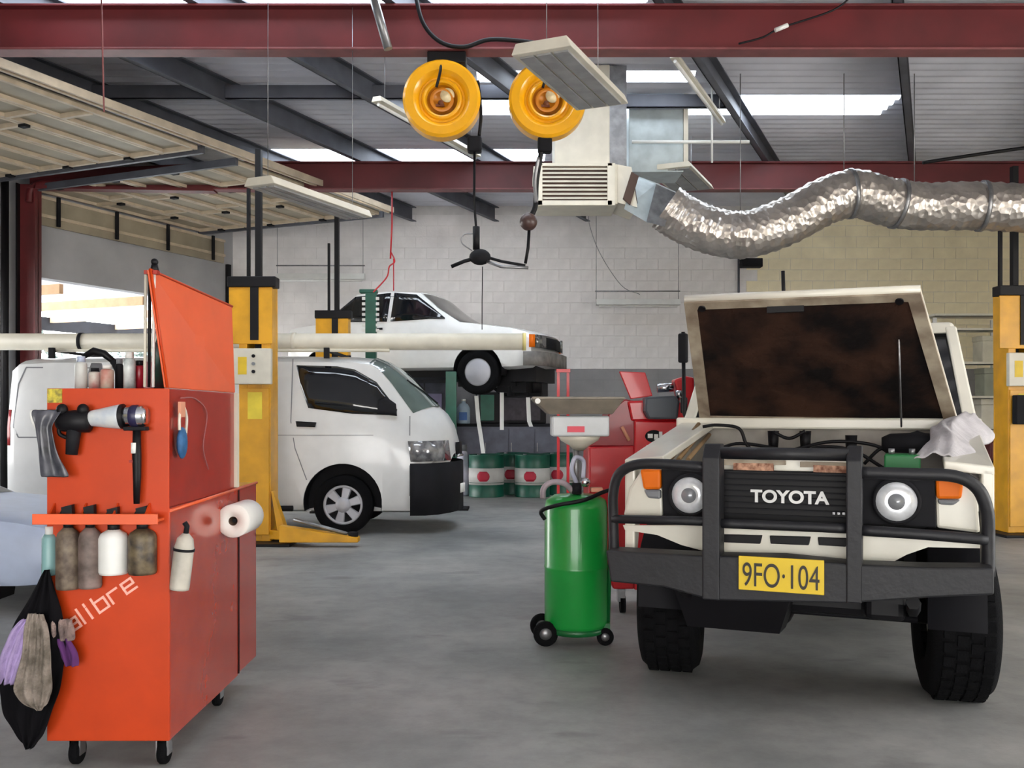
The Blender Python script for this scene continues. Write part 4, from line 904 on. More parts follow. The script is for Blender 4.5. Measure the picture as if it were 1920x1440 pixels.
# ================================================================= ORANGE TOOL TROLLEY
tr = thing('tool_trolley', 'tall orange tool trolley on castors in the left foreground with its lid raised', 'trolley', (-1.53, 4.1, 0))
def tb(b, nm, m, parent=None, **k): return pb(b, nm, m, tr, parent, **k)
TX0, TX1, TY, TYM, TYE = -1.768, -1.300, 3.65, 4.56, 4.88
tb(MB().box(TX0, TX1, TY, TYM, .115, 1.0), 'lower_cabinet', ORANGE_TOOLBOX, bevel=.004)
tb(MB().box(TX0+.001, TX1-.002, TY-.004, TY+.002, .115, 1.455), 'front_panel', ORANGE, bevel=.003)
tb(MB().box(TX0, TX1-.012, TY, TYM, 1.0, 1.455), 'upper_cabinet', mat('orange_paint_shade_side', (160, 38, 16), .34, vary=.06, coat=.4), bevel=.004)  # shade on the upper side is put into this darker orange
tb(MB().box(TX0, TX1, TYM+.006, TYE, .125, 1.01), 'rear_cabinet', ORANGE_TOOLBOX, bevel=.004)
e_ = MB(); e_.tube([(TX1+.002, TY, .99), (TX1+.002, TYE, 1.008)], .007, 6); tb(e_, 'edge_trim', ORANGE_LID)
tb(MB().box(TX1-.012, TX1+.004, TYM-.03, TYM, 1.01, 1.455), 'corner_strip', CREAM_METAL)
tb(MB().tube([(TX1+.001, TYM, .125), (TX1+.001, TYM, 1.0)], .005, 6), 'seam', BLACK_MATT)
# lid: upright, leaning inwards, top edge falling to the back
th_ = .012
a = [(TX1-.012, TY+.005, 1.457), (TX1-.012, TYM-.01, 1.457), (-1.335, TYM+.02, 1.87), (-1.372, TY-.01, 1.905)]
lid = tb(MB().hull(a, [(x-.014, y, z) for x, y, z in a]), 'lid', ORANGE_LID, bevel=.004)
tb(MB().tube([(x+.0, y, z) for x, y, z in (a[0], a[3], a[2])], .006, 6), 'lid_rim', ORANGE, lid)
for dx, m_ in ((-.012, CREAM_METAL), (.004, BLACK), (.02, WHITE)):
    tb(MB().tube([(-1.392+dx, TY+.02, 1.46), (-1.388+dx, TY+.02, 1.89)], .006, 8), 'lid_stay', m_)
tb(MB().cyl((-1.37, TY+.03, 1.90), (-1.37, TY+.03, 1.93), .018, .012, n=12).sphere((-1.37, TY+.03, 1.94), .014, 12), 'lid_knob', BLACK)
tb(MB().box(-1.40, -1.35, TY+.0, TY+.03, 1.89, 1.905), 'stay_bracket', mat('dark_red_bracket', (150, 34, 20), .5))
tb(MB().box(TX0+.005, TX0+.06, TY-.008, TY-.004, 1.40, 1.453), 'safety_sticker', mat('sticker_yellow', (214, 196, 60), .5, c2=(120, 110, 40), scale=60))
rail = tb(MB().box(TX0-.02, TX1-.02, TY-.07, TY-.004, .955, .965).box(TX0-.02, TX1-.02, TY-.075, TY-.068, .945, .985), 'bottle_rail', ORANGE_LID, bevel=.002)
for k in range(4): tb(MB().hull([(TX0+.03+k*.12, TY-.07, .965), (TX0+.036+k*.12, TY-.07, .965), (TX0+.036+k*.12, TY-.004, .965), (TX0+.03+k*.12, TY-.004, .965)], [(TX0+.03+k*.12, TY-.008, 1.02), (TX0+.036+k*.12, TY-.008, 1.02), (TX0+.036+k*.12, TY-.004, 1.02), (TX0+.03+k*.12, TY-.004, 1.02)]), 'bracket', ORANGE, rail)
for x, y in ((TX0+.08, TY+.07), (TX1-.05, TY+.07), (TX0+.08, TYE-.5), (TX1-.07, TYM-.1)):
    c = tb(MB().box(x-.03, x+.03, y-.03, y+.03, .105, .118).box(x-.024, x-.018, y-.02, y+.03, .04, .11).box(x+.018, x+.024, y-.02, y+.03, .04, .11), 'castor', CHROME)
    tb(MB().lathe([(.015, -.015), (.045, -.016), (.05, -.01), (.05, .01), (.045, .016), (.015, .015)], Matrix.Translation((x, y+.01, .05)) @ Matrix.Rotation(math.pi/2, 4, 'Y'), 24).cyl((x-.02, y+.01, .05), (x+.02, y+.01, .05), .018, n=12), 'castor_wheel', RUBBER, c)
# stylised lettering strokes on the front
LET = mat('pale_pink_lettering', (240, 176, 160), .5)
def strokes(lets, x0, z0, ang, hgt, wd, gap, thk=.0085):
    i = 0; c, s = math.cos(ang), math.sin(ang)
    for ch in lets:
        b = MB(); adv = {'l': .35, 'i': .35}.get(ch, 1.0)
        segs = {'a': [((0, 1), (1, 1)), ((1, 1), (1, 0)), ((0, 0), (1, 0)), ((0, .5), (1, .5)), ((0, 0), (0, .5))], 'l': [((0, 1.45), (0, 0))], 'i': [((0, 1), (0, 0)), ((0, 1.25), (0, 1.45))],
                'b': [((0, 1.45), (0, 0)), ((0, 0), (1, 0)), ((1, 0), (1, 1)), ((0, 1), (1, 1))], 'r': [((0, 0), (0, 1)), ((0, 1), (.9, 1))], 'e': [((0, 0), (1.0, 0)), ((0, 0), (0, 1)), ((0, 1), (1, 1)), ((1, 1), (1, .5)), ((0, .5), (1, .5))], 'c': [((0, 0), (1, 0)), ((0, 0), (0, 1)), ((0, 1), (1, 1))]}[ch]
        for (ax, az), (bx, bz) in segs:
            q = [(x*wd*(1 if ch not in 'li' else 1)+i, z*hgt) for x, z in ((ax, az), (bx, bz))]
            (x1, z1), (x2, z2) = q; dx, dz = x2-x1, z2-z1; L_ = math.hypot(dx, dz); ex, ez = dx/L_*thk/2, dz/L_*thk/2; nx, nz = -ez, ex
            pts = [(x1-ex+nx, z1-ez+nz), (x2+ex+nx, z2+ez+nz), (x2+ex-nx, z2+ez-nz), (x1-ex-nx, z1-ez-nz)]
            W_ = [(x0+c*x-s*z, z0+s*x+c*z) for x, z in pts]
            k_ = .0004*segs.index(((ax, az), (bx, bz))); b.hull([(x, TY-.0070-k_, z) for x, z in W_], [(x, TY-.003, z) for x, z in W_])
        tb(b, 'letter', LET); i += adv*wd+gap
ang = math.atan2(1178-1072, 300-148)
p = P(110, 1203, TY); strokes('calibre', p.x, p.z, ang, .042, .045, .018)
# things hung on / stood on the trolley
def spray_bottle(label, px, y0, y1, wpx, m, head, dy=0, lab2=None, group=None):
    c = P(px, y1, TY-.035+dy); s = (TY-.035+dy)/F; r = wpx*s/2; h_ = (y1-y0)*s; t = thing('spray_bottle', label, 'bottle', c, 0, group)
    MB().lathe([(.001, 0), (r*.92, 0), (r, .01), (r, h_*.80), (r*.86, h_*.9), (r*.36, h_), (.001, h_)], None, 24).build('bottle', m, t)
    b = MB(); b.cyl((0, 0, h_-.005), (0, 0, h_+.025), r*.4, n=12); b.hull([(-.012, -.012, h_+.02), (.02, -.012, h_+.02), (.02, .012, h_+.02), (-.012, .012, h_+.02)], [(-.022, -.012, h_+.075), (.018, -.012, h_+.085), (.018, .012, h_+.085), (-.022, .012, h_+.075)])
    b.tube(bez([(-.018, 0, h_+.07), (-.03, 0, h_+.045), (-.026, 0, h_+.02)]), .004, 6); b.build('trigger_head', head, t)
    if lab2: MB().lathe([(r+.001, h_*.25), (r+.001, h_*.7)], None, 24).build('label', lab2, t, solid=.001)
    return t
GR = mat('grimy_bottle', (122, 108, 92), .6, c2=(70, 56, 48), scale=22, vary=.1)
GR2 = mat('grimy_bottle_pinkish', (132, 114, 108), .6, c2=(84, 72, 66), scale=16)
spray_bottle('grimy brown spray bottle, leftmost of the row under the trolley rail', 128, 988, 1104, 44, GR, BLACK, 0)
spray_bottle('grimy pinkish-grey spray bottle, second from left under the trolley rail', 169, 988, 1102, 42, GR2, BLACK, .003)
spray_bottle('white spray bottle hanging under the trolley rail', 213, 992, 1076, 54, WHITE, BLACK, .01)
spray_bottle('dark brown stained spray bottle, rightmost under the trolley rail', 267, 990, 1076, 52, mat('dark_stained_bottle', (104, 90, 66), .5, c2=(44, 34, 28), scale=24), BLACK, .012)
t = thing('can', 'teal can at the left end of the trolley bottle rail', 'can', P(93, 1078, TY+.0)); MB().lathe([(.001, 0), (.027, 0), (.028, .005), (.028, .14), (.02, .155), (.001, .155)], None, 20).build('can_body', mat('teal_can', (26, 112, 128), .35, c2=(130, 170, 170), scale=14, stops=(.6, .7)), t)
MB().cyl((0, 0, .155), (0, 0, .185), .016, n=14).build('cap', WHITE, t)
def can(label, px, y0, wpx, m, capm, Y_=3.82, cat='can', cone=False):
    s = Y_/F; r = wpx*s/2; c = P(px, 0, Y_); z0 = 1.456; top = P(px, y0, Y_).z; h_ = top-z0; t = thing('aerosol_can', label, cat, (c.x, Y_, z0))
    MB().lathe([(.001, 0), (r, 0), (r, h_*.74), (r*.85, h_*.80), (r*.5, h_*.83), (.001, h_*.83)], None, 20).build('can_body', m, t)
    MB().lathe([(.001, h_*.83), (r*(.45 if cone else .7), h_*.83), (r*(.12 if cone else .66), h_), (.001, h_)], None, 16).build('cap', capm, t)
    return t
PINK = mat('pinkish_can', (176, 120, 116), .4, c2=(196, 190, 180), scale=20)
can('white can at the left end on top of the trolley', 152, 668, 22, mat('white_can', (204, 206, 202), .4, vary=.08), BLUE_PAINT, 3.78)
can('pink and grey can, second from left on top of the trolley', 178, 690, 22, PINK, BLACK_MATT, 3.80)
can('beige can with a red foot on top of the trolley', 201, 684, 24, mat('beige_can', (200, 186, 170), .45, c2=(180, 120, 108), scale=16), WHITE, 3.77)
can('black can with grey cap on top of the trolley', 224, 672, 16, BLACK_MATT, GREY, 3.84)
can('clear grey can with white band on top of the trolley', 243, 660, 22, mat('clear_can', (150, 160, 162), .2, c2=(210, 216, 214), scale=18), WHITE, 3.79)
can('dark red can on top of the trolley', 262, 676, 20, mat('dark_red_can', (150, 24, 40), .35, vary=.15), BLACK, 3.83)
can('pale pink can on top of the trolley beside the raised lid', 279, 668, 18, mat('pale_pink_can', (210, 150, 156), .4), WHITE, 3.78)
can('dark green and black bottle with a long nozzle, tallest beside the raised lid', 297, 624, 22, mat('dark_plum_bottle', (60, 34, 44), .35, c2=(24, 70, 58), scale=12), mat('bottle_green', (20, 70, 56), .4), 3.80, 'bottle', True)
t = thing('spray_gun', 'grey and black spray gun lying across the cans on top of the trolley', 'spray gun', P(190, 672, 3.93))
b = MB(); b.tube([(-.07, 0, .01), (-.03, 0, .03), (.01, 0, .02), (.06, 0, -.02)], .015, 10, rs=[.011, .016, .015, .011]); b.build('barrel', BLACK, t)
MB().tube([(.05, 0, -.01), (.07, 0, -.05), (.075, 0, -.12)], .016, 10, rs=[.016, .015, .013]).build('handle', BLACK_MATT, t); MB().lathe([(.001, -.12), (.034, -.118), (.036, -.07), (.02, -.02), (.001, -.02)], Matrix.Translation((-.02, 0, .0)), 20).build('cup', GREY, t)
# air tools on the front
def hung(name, label, cat, px, py, dy=.0): return thing(name, label, cat, P(px, py, TY-.04+dy))
t = hung('impact_gun', 'black impact wrench hanging at the upper left of the trolley front', 'tool', 140, 790)
MB().lathe([(.001, -.055), (.02, -.055), (.03, -.04), (.034, .0), (.034, .045), (.02, .055), (.001, .055)], Matrix.Rotation(math.pi/2, 4, 'Y'), 18).build('motor', BLACK, t)
MB().tube([(0, 0, -.01), (-.005, 0, -.05), (-.01, 0, -.10)], .02, 10, rs=[.024, .021, .018]).build('handle', BLACK_MATT, t)
for x in (-.035, .03): MB().sphere((x, -.01, .035), .018, 12).build('knob', BLACK, t)
MB().tube(bez([(-.05, 0, -.02), (-.045, 0, -.04), (-.01, 0, -.055)]), .006, 6).build('trigger', BLACK, t)
t.scale = (1.2, 1.1, 1.25)
t = hung('air_tool', 'white and silver cylinder tool hanging across the trolley front', 'tool', 198, 783)
MB().lathe([(.001, -.065), (.022, -.065), (.030, -.05), (.046, .05), (.046, .062), (.001, .062)], Matrix.Rotation(math.pi/2-.06, 4, 'Y'), 22).build('cylinder', mat('cloudy_plastic', (186, 194, 204), .35, c2=(214, 216, 214), scale=18), t)
MB().lathe([(.047, .060), (.048, .070), (.02, .072), (.001, .072)], Matrix.Rotation(math.pi/2-.06, 4, 'Y'), 22).build('collar', BLACK, t)
t = hung('ratchet_wrench', 'chrome air ratchet with a long black handle hanging down the trolley front', 'tool', 254, 780)
MB().lathe([(.001, -.05), (.03, -.048), (.038, -.03), (.040, .03), (.03, .045), (.001, .045)], Matrix.Rotation(math.pi/2, 4, 'Y'), 22).build('motor', CHROME, t)
MB().lathe([(.036, -.02), (.042, -.01), (.042, .01), (.036, .02)], Matrix.Translation((0, 0, .0)) @ Matrix.Rotation(math.pi/2, 4, 'Y'), 22).build('band', mat('navy_band', (34, 32, 66), .4), t)
MB().box(-.04, .045, -.02, .02, -.055, -.04).build('bracket', BLACK_MATT, t, .004)
MB().tube([(.005, 0, -.05), (.005, 0, -.15), (.006, 0, -.23), (.004, 0, -.33)], .014, 10, rs=[.014, .017, .015, .011]).build('handle', BLACK, t)
MB().cyl((-.002, -.012, -.14), (-.002, -.012, -.10), .010, n=10).build('grip_highlight', WHITE, t); MB().box(-.02, .016, -.012, .012, -.175, -.165).build('trigger', mat('dark_red_bracket', (150, 34, 20), .5), t)
# clear bag with black things
def cloth(name, label, cat, rows, Y_, m, amp=.012, folds=3, solid=.004, n=12, sub=1, group=None, ph=0):
    c0 = P((rows[0][1]+rows[0][2])/2, rows[0][0], Y_); G = []
    m_ = len(rows)
    for i in range((m_-1)*3+1):
        k = min(m_-2, i//3); t_ = i/3-k; y = lerp(rows[k][0], rows[k+1][0], t_); xl_ = lerp(rows[k][1], rows[k+1][1], t_); xr_ = lerp(rows[k][2], rows[k+1][2], t_)
        G.append([P(lerp(xl_, xr_, j/n), y, Y_)+Vector((random.uniform(-.003, .003), amp*math.sin(j/n*folds*2*math.pi+ph+i*.35)-(.010 if 0 < i < 3*m_-4 else 0), random.uniform(-.002, .002)))-c0 for j in range(n+1)])
    o = MB().grid(G).build(name, m, None, solid=solid, subsurf=sub); o.location = c0; return tag(o, label, cat, group)
cloth('plastic_bag', 'clear plastic bag holding dark gloves at the left edge of the trolley front', 'bag', [(768, 58, 118), (800, 66, 100), (840, 72, 108), (895, 76, 132)], 3.585, mat('bag_dark_content', (92, 92, 100), .3, c2=(50, 52, 60), scale=16), .008, 1.5)
cloth('paper_tag', 'small white paper tag tucked behind the dark plastic bag on the trolley', 'paper', [(768, 56, 92), (790, 60, 96), (806, 64, 90)], 3.60, WHITE, .003, 1, .002)
cloth('black_apron', 'long black cloth hanging in a point at the trolley front left corner', 'cloth', [(1068, 82, 94), (1110, 62, 104), (1165, 28, 120), (1220, 8, 126), (1290, 3, 118), (1340, 12, 100), (1380, 34, 82), (1405, 48, 58)], 3.59, mat('black_cloth', (16, 15, 18), .95, spec=.1), .014, 3)
cloth('purple_rag', 'lilac rag over the black cloth at the left edge', 'rag', [(1160, 40, 76), (1185, 18, 70), (1230, 0, 64), (1285, -6, 36)], 3.565, mat('lilac_cloth', (166, 146, 190), .95, vary=.12, bump=.4, scale=10), .016, 3.5)
cloth('beige_rag', 'beige-grey rag hanging over the black cloth in front of the lilac one', 'rag', [(1150, 52, 80), (1178, 46, 92), (1230, 42, 98), (1290, 28, 104), (1316, 46, 94), (1332, 70, 78)], 3.545, mat('beige_cloth', (150, 138, 128), .95, c2=(96, 88, 78), bump=.5, scale=14), .014, 4, ph=1)
cloth('grey_rag', 'crumpled grey rag on the trolley front beside the start of the lettering', 'rag', [(1160, 90, 136), (1180, 92, 140), (1202, 98, 138)], 3.585, mat('grey_rag_cloth', (158, 136, 128), .95, c2=(100, 86, 84), bump=.5, scale=20), .014, 3)
cloth('dark_purple_rag', 'dark purple rag with a pink corner low on the trolley front', 'rag', [(1196, 100, 130), (1225, 112, 148), (1250, 120, 146)], 3.59, mat('dark_purple_cloth', (84, 40, 96), .95, c2=(190, 90, 120), scale=8, stops=(.3, .4)), .012, 2)
# right side of the trolley
t = thing('sealant_tube', 'grimy white spray tube hanging on the front right corner of the trolley', 'bottle', P(336, 1105, 3.66))
MB().lathe([(.001, 0), (.036, 0), (.037, .01), (.037, .16), (.03, .195), (.012, .215), (.001, .215)], Matrix.Rotation(.12, 4, 'Y'), 22).build('bottle', mat('grimy_white', (186, 180, 168), .5, vary=.12, scale=10), t)
MB().lathe([(.0385, .148), (.0385, .158)], Matrix.Rotation(.12, 4, 'Y'), 22).build('strap', BLACK_MATT, t, solid=.003); MB().tube([(.025, 0, .21), (.03, 0, .24), (.02, 0, .255)], .010, 8).build('nozzle', BLACK_MATT, t)
t = thing('paper_roll', 'white paper towel roll on the right side of the trolley', 'roll', P(437, 977, 4.28)); M = Matrix.Rotation(-math.pi/2, 4, 'X')
MB().lathe([(.02, 0), (.072, 0), (.075, .004), (.075, .24), (.02, .24), (.02, 0)], M, 36).build('roll', mat('paper_white', (238, 236, 230), .9, vary=.02), t)
MB().lathe([(.0195, 0), (.0195, .24)], M, 20).build('core', mat('card_core', (90, 70, 56), .9), t, solid=.002)
MB().cyl((0, .02, 0), (0, .28, 0), .009, n=8).build('spindle', BLACK, t)
t = thing('dust_mask', 'blue mask hanging by a white strap on the right side of the trolley', 'mask', (-1.285, 3.74, 1.245))
MB().sphere((0, 0, 0), .05, 16, (.35, .8, 1.25)).build('mask_cup', mat('blue_mask', (40, 92, 140), .6, vary=.15, scale=30), t)
MB().tube(bez([(0, -.03, .05), (0, -.03, .10), (0, .0, .15), (0, .05, .10), (0, .04, .03)]), .006, 6).build('strap', CREAM_METAL, t); MB().box(-.006, .006, -.03, .02, .10, .16).build('tag', mat('peach_tag', (216, 150, 120), .6), t)
t = loose('wire_loop', 'thin pale wire looping on the upper right side of the trolley', 'wire', mat('pale_red_cord', (150, 90, 90), .7), [(-1.305, 3.78, 1.42), (-1.303, 3.95, 1.42), (-1.303, 4.1, 1.36), (-1.303, 4.05, 1.22), (-1.303, 4.12, 1.12)], .003, 6)
# ================================================================= GREEN WASTE OIL DRAINER
GY = 5.72; dr = thing('oil_drainer', 'green cylindrical waste oil drainer on wheels beside the off-roader', 'oil drainer', P(1080, 1190, GY)); dr.location.z = 0; dx0 = dr.location.x
sc = GY/F; R0 = 118*sc/2
MB().lathe([(.001, .085), (R0*.9, .085), (R0, .12), (R0, .44), (R0+.002, .445), (R0+.002, .455), (R0, .46), (R0, .80), (R0*.95, .845), (R0*.7, .875), (.001, .885)], None, 40).build('tank', GREEN, dr)
MB().lathe([(R0*.86, .06), (R0*.95, .07), (R0*.95, .10), (R0*.8, .10)], None, 36).build('base_ring', mat('deep_green', (8, 88, 40), .4), dr)
for x, y in ((-.185, -.08), (-.2, .14), (.165, -.06)):
    fk = MB().box(x-.015, x+.03, y-.02, y+.02, .08, .125).build('axle_bracket', mat('deep_green', (8, 88, 40), .4), dr)
    r_ = .072 if x < 0 else .05
    ty = MB().lathe([(r_*.5, -.018), (r_*.9, -.02), (r_, -.012), (r_, .012), (r_*.9, .02), (r_*.5, .018)], Matrix.Translation((x, y-.03, r_)) @ Matrix.Rotation(math.pi/2, 4, 'X') , 26).build('wheel', RUBBER, dr)
    MB().lathe([(.001, .012), (r_*.5, .01), (r_*.55, -.01)], Matrix.Translation((x, y-.03, r_)) @ Matrix.Rotation(math.pi/2, 4, 'X'), 20).build('wheel_hub', STEEL, ty)
MB().cyl((.0, 0, .87), (.0, 0, 1.2), .02, n=12).build('drain_pipe', STEEL, dr)
MB().lathe([(.025, 1.14), (.06, 1.17), (.11, 1.20), (.125, 1.225)], Matrix.Translation((.02, 0, 0)), 32).build('bowl', CREAM_METAL, dr, solid=.004, fix=False)
bx_ = MB(); bx_.box(-.15, .185, -.14, .14, 1.225, 1.345); bx_.build('drain_tank', mat('cloudy_tank', (178, 182, 184), .35, vary=.06), dr, .01)
MB().box(-.06, .04, -.147, -.14, 1.25, 1.285).build('red_label', mat('label_red', (214, 60, 80), .5), dr)
MB().hull([(-.17, -.17, 1.355), (.20, -.17, 1.355), (.20, .17, 1.355), (-.17, .17, 1.355)], [(-.26, -.24, 1.44), (.26, -.24, 1.44), (.26, .24, 1.44), (-.26, .24, 1.44)]).build('drain_tray', mat('oily_tray', (128, 120, 108), .5, vary=.15), dr, .006)
MB().box(-.265, .265, -.245, .245, 1.44, 1.455).build('tray_rim', mat('oily_tray', (128, 120, 108), .5), dr, .004)
MB().cyl((-.235, -.246, 1.43), (-.235, -.26, 1.43), .016, n=10).build('tray_stud', WHITE, dr)
MB().tube(bez([(-.19, -.1, .74), (-.21, -.12, .79), (-.12, -.185, .83), (.03, -.195, .86), (.14, -.15, .90), (.22, -.1, .92)]), .012, 8).build('hose', BLACK, dr)
MB().tube(bez([(-.02, -.05, .9), (-.08, -.08, .95), (-.15, -.09, .955), (-.195, -.09, .92), (-.2, -.09, .86)]), .018, 8).build('suction_hose', mat('grey_purple_hose', (150, 136, 142), .5, vary=.2), dr)
MB().cyl((.0, -.06, .885), (.0, -.06, .95), .03, n=14).build('valve', BLACK_MATT, dr); MB().lathe([(.001, -.008), (.028, -.008), (.028, .012), (.001, .012)], Matrix.Translation((.05, -.08, .955)) @ Matrix.Rotation(math.pi/2, 4, 'X'), 18).build('gauge', CHROME, dr)
MB().tube(bez([(.0, -.05, .95), (-.03, -.08, 1.03), (-.01, -.08, 1.10), (.04, -.06, 1.08), (.04, -.06, .98)]), .013, 8).build('clear_hose', mat('clear_hose', (176, 178, 196), .3), dr)
MB().box(.08, .15, -.12, -.05, .90, .925).build('lever', mat('peach_tag', (216, 150, 120), .6), dr, .004)
MB().tube([(.19, -.02, .12), (.20, -.02, .5), (.21, -.0, .92)], .012, 8).build('side_pipe', mat('deep_green', (8, 88, 40), .4), dr)
# ================================================================= RED MACHINES
RY = 6.5; rm = thing('tyre_machine', 'bright red workshop machine with a grey control head, behind the green drainer', 'machine', P(1200, 1105, RY)); rm.location.z = 0
def rb(poly, y0, y1, nm, m, parent=None, **k): return pb(MB().prism([(P(x, y, RY).x, P(x, y, RY).z) for x, y in poly], y0, y1), nm, m, rm, parent, **k)
DR_ = mat('deep_red_paint', (150, 12, 30), .4, vary=.06, coat=.2)
rb([(1104, 838), (1190, 836), (1190, 1105), (1150, 1105), (1104, 1000)], RY, RY+.5, 'side_cabinet', RED, bevel=.012)
rb([(1104, 838), (1130, 808), (1144, 770), (1172, 748), (1192, 752), (1192, 838)], RY+.02, RY+.45, 'sloping_guard', DR_, bevel=.01)
rb([(1188, 788), (1278, 790), (1278, 1105), (1188, 1105)], RY-.03, RY+.5, 'main_cabinet', RED, bevel=.012)
rb([(1176, 752), (1280, 748), (1282, 790), (1184, 790)], RY, RY+.42, 'neck', RED, bevel=.015)
rb([(1164, 695), (1214, 697), (1228, 742), (1186, 748)], RY+.1, RY+.13, 'raised_lid', RED, bevel=.006)
rb([(1206, 745), (1262, 742), (1270, 752), (1266, 786), (1212, 786), (1205, 770)], RY-.10, RY+.06, 'control_head', mat('slate_plastic', (62, 68, 76), .5, vary=.04), bevel=.015)
rb([(1262, 712), (1284, 705), (1300, 708), (1302, 790), (1266, 790), (1270, 745)], RY-.04, RY+.1, 'arm_housing', RED, bevel=.015)
hd = MB(); hd.cyl(P(1232, 728, RY-.02), P(1262, 726, RY-.02), .03, n=14); pb(hd, 'clamp', CHROME, rm); pb(MB().cyl(P(1268, 740, RY-.06), P(1278, 738, RY-.06), .03, n=12), 'clamp_end', CHROME, rm)
pb(MB().box(P(1272, 0, RY).x, P(1284, 0, RY).x, RY-.06, RY-.03, P(0, 755, RY).z, P(0, 749, RY).z), 'bracket', WHITE, rm)
q = P(1226, 818, RY-.035); pb(MB().lathe([(.001, .004), (.05, .003), (.052, 0)], Matrix.Translation(q) @ Matrix.Diagonal((1.15, 1, .8, 1)) @ Matrix.Rotation(math.pi/2, 4, 'X'), 24), 'emblem', BLACK_MATT, rm)
for (x0, x1, y0, y1) in ((1213, 1222, 813, 821), (1225, 1232, 814, 824), (1234, 1240, 809, 819)): pb(MB().box(P(x0, 0, RY).x, P(x1, 0, RY).x, RY-.046, RY-.038, P(0, y1, RY).z, P(0, y0, RY).z), 'emblem_mark', WHITE, rm)
pb(MB().box(P(1211, 0, RY).x, P(1240, 0, RY).x, RY-.04, RY-.03, P(0, 838, RY).z, P(0, 834, RY).z), 'emblem_line', WHITE, rm)
pb(MB().tube([P(1166, 800, RY-.01), P(1180, 826, RY-.01)], .012, 8), 'handle', mat('peach_tag', (216, 150, 120), .6), rm)
for px in (1166, 1262):
    c = pb(MB().box(P(px-7, 0, RY).x, P(px+7, 0, RY).x, RY+.02, RY+.1, .08, .165), 'castor', STEEL, rm); x = P(px+3, 0, RY).x
    pb(MB().cyl((x-.018, RY+.06, .06), (x+.018, RY+.06, .06), .06, n=20), 'castor_wheel', RUBBER, rm, c)
# ================================================================= BACK OF THE WORKSHOP
LBL = mat('drum_label', (196, 194, 190), .5, vary=.05); LRED = mat('label_red_dark', (176, 22, 52), .5)
def drum(label, px, Y_):
    t = thing('oil_drum', label, 'drum', P(px, 0, Y_)); t.location.z = 0; r = .285
    MB().lathe([(.001, .0), (r, .0), (r+.006, .01), (r, .02), (r, .22), (r+.007, .235), (r, .25), (r, .46), (r+.007, .475), (r, .49), (r, .67), (r+.006, .68), (r-.01, .69), (r-.02, .675), (.001, .675)], None, 32).build('barrel', GREEN_DK, t)
    MB().lathe([(r+.003, .2), (r+.003, .47)], None, 32).build('label_band', LBL, t, solid=.004)
    b = MB(); n = 10; rows = []
    for i in range(5):
        z = .26+.16*i/4; w__ = .36*math.sqrt(max(.05, 1-((i-2)/2.4)**2)); rows.append([((r+.008)*math.sin(lerp(-w__, w__, j/n)-.15), -(r+.008)*math.cos(lerp(-w__, w__, j/n)-.15), z) for j in range(n+1)])
    MB().grid(rows).build('red_emblem', LRED, t, solid=.004)
    MB().cyl((-.12, -.08, .675), (-.12, -.08, .70), .03, n=10).build('bung', STEEL, t)
for px, Y_, lab in ((912, 15.75, 'green oil drum with white label band, leftmost of the row at the back wall'), (962, 16.3, 'green oil drum with white label band, second from left at the back wall'), (998, 15.75, 'green oil drum, third from left in the row at the back wall'), (1048, 16.2, 'green oil drum, rightmost in the row, above the green drainer')): drum(lab, px, Y_)
bn = thing('workbench', 'grey-blue steel workbench with dark top behind the oil drums', 'workbench', ((970-960)*16.7/1800, 16.82, 0))
x0 = -1.05; x1 = .75; GB = mat('blue_grey_steel', (92, 94, 108), .5, vary=.12, scale=5)
box('carcass', GB, bn, x0, x1, -.15, .15, .05, 1.13, .006); box('top', BLACK_MATT, bn, x0-.01, x1+.03, -.18, .16, 1.13, 1.18, .004)
for k in range(4):
    w_ = (x1-x0)/4; dd_ = box('door', GB, bn, x0+k*w_+.01, x0+(k+1)*w_-.01, -.165, -.15, .1, 1.09, .004); box('handle', STEEL, dd_, x0+k*w_+.04, x0+k*w_+.055, -.185, -.165, .7, .85)
mc = thing('parts_washer', 'dark machine standing on the workbench under the raised sedan', 'machine', (bn.location.x-.10, 16.82, 1.18))
box('casing', BLACK, mc, -.56, .6, -.15, .15, 0, .55, .02); box('panel', mat('dark_plum', (44, 36, 46), .5, vary=.3, scale=9), mc, -.2, .5, -.17, -.15, .05, .45, .01); box('side_unit', GREEN_DK, mc, -.54, -.3, -.17, -.15, .05, .5, .01)
cb_ = thing('tool_cupboard', 'dark tool cupboard at the back wall seen through the van windscreen', 'cupboard', (-1.62, 16.7, 0))
box('carcass', mat('dark_slate', (40, 44, 52), .5, vary=.2), cb_, -.89, .62, -.2, .25, 0, 1.95, .01)
for k in range(3): s_ = box('door', mat('slate_door', (66, 70, 84), .5, vary=.15), cb_, -.87+k*.5, -.40+k*.5, -.22, -.2, .06, 1.88, .006); box('handle', STEEL, s_, -.46+k*.5, -.44+k*.5, -.24, -.22, .9, 1.1)
for k in range(2): box('shelf_box', (GREEN_DK, mat('lilac_box', (120, 116, 146), .5))[k], cb_, -.3+k*.4, .02+k*.4, -.26, -.22, 1.45, 1.7, .01)
t = thing('detergent_jug', 'pale blue and white jug on the workbench beside the dark green hoist post', 'jug', (-.85, 16.8, 1.18))
MB().lathe([(.001, 0), (.11, 0), (.12, .02), (.12, .26), (.08, .34), (.04, .36), (.04, .39), (.001, .39)], None, 20).build('jug', mat('pale_blue_jug', (170, 190, 206), .4), t); MB().box(-.07, .07, -.128, -.12, .06, .2).build('label', mat('blue_label', (70, 110, 170), .5), t); MB().cyl((0, 0, .39), (0, 0, .43), .045, n=12).build('cap', WHITE, t)
t = thing('gas_bottle', 'white gas bottle on the floor left of the oil drums', 'bottle', P(868, 920, 15.9)); t.location.z = 0
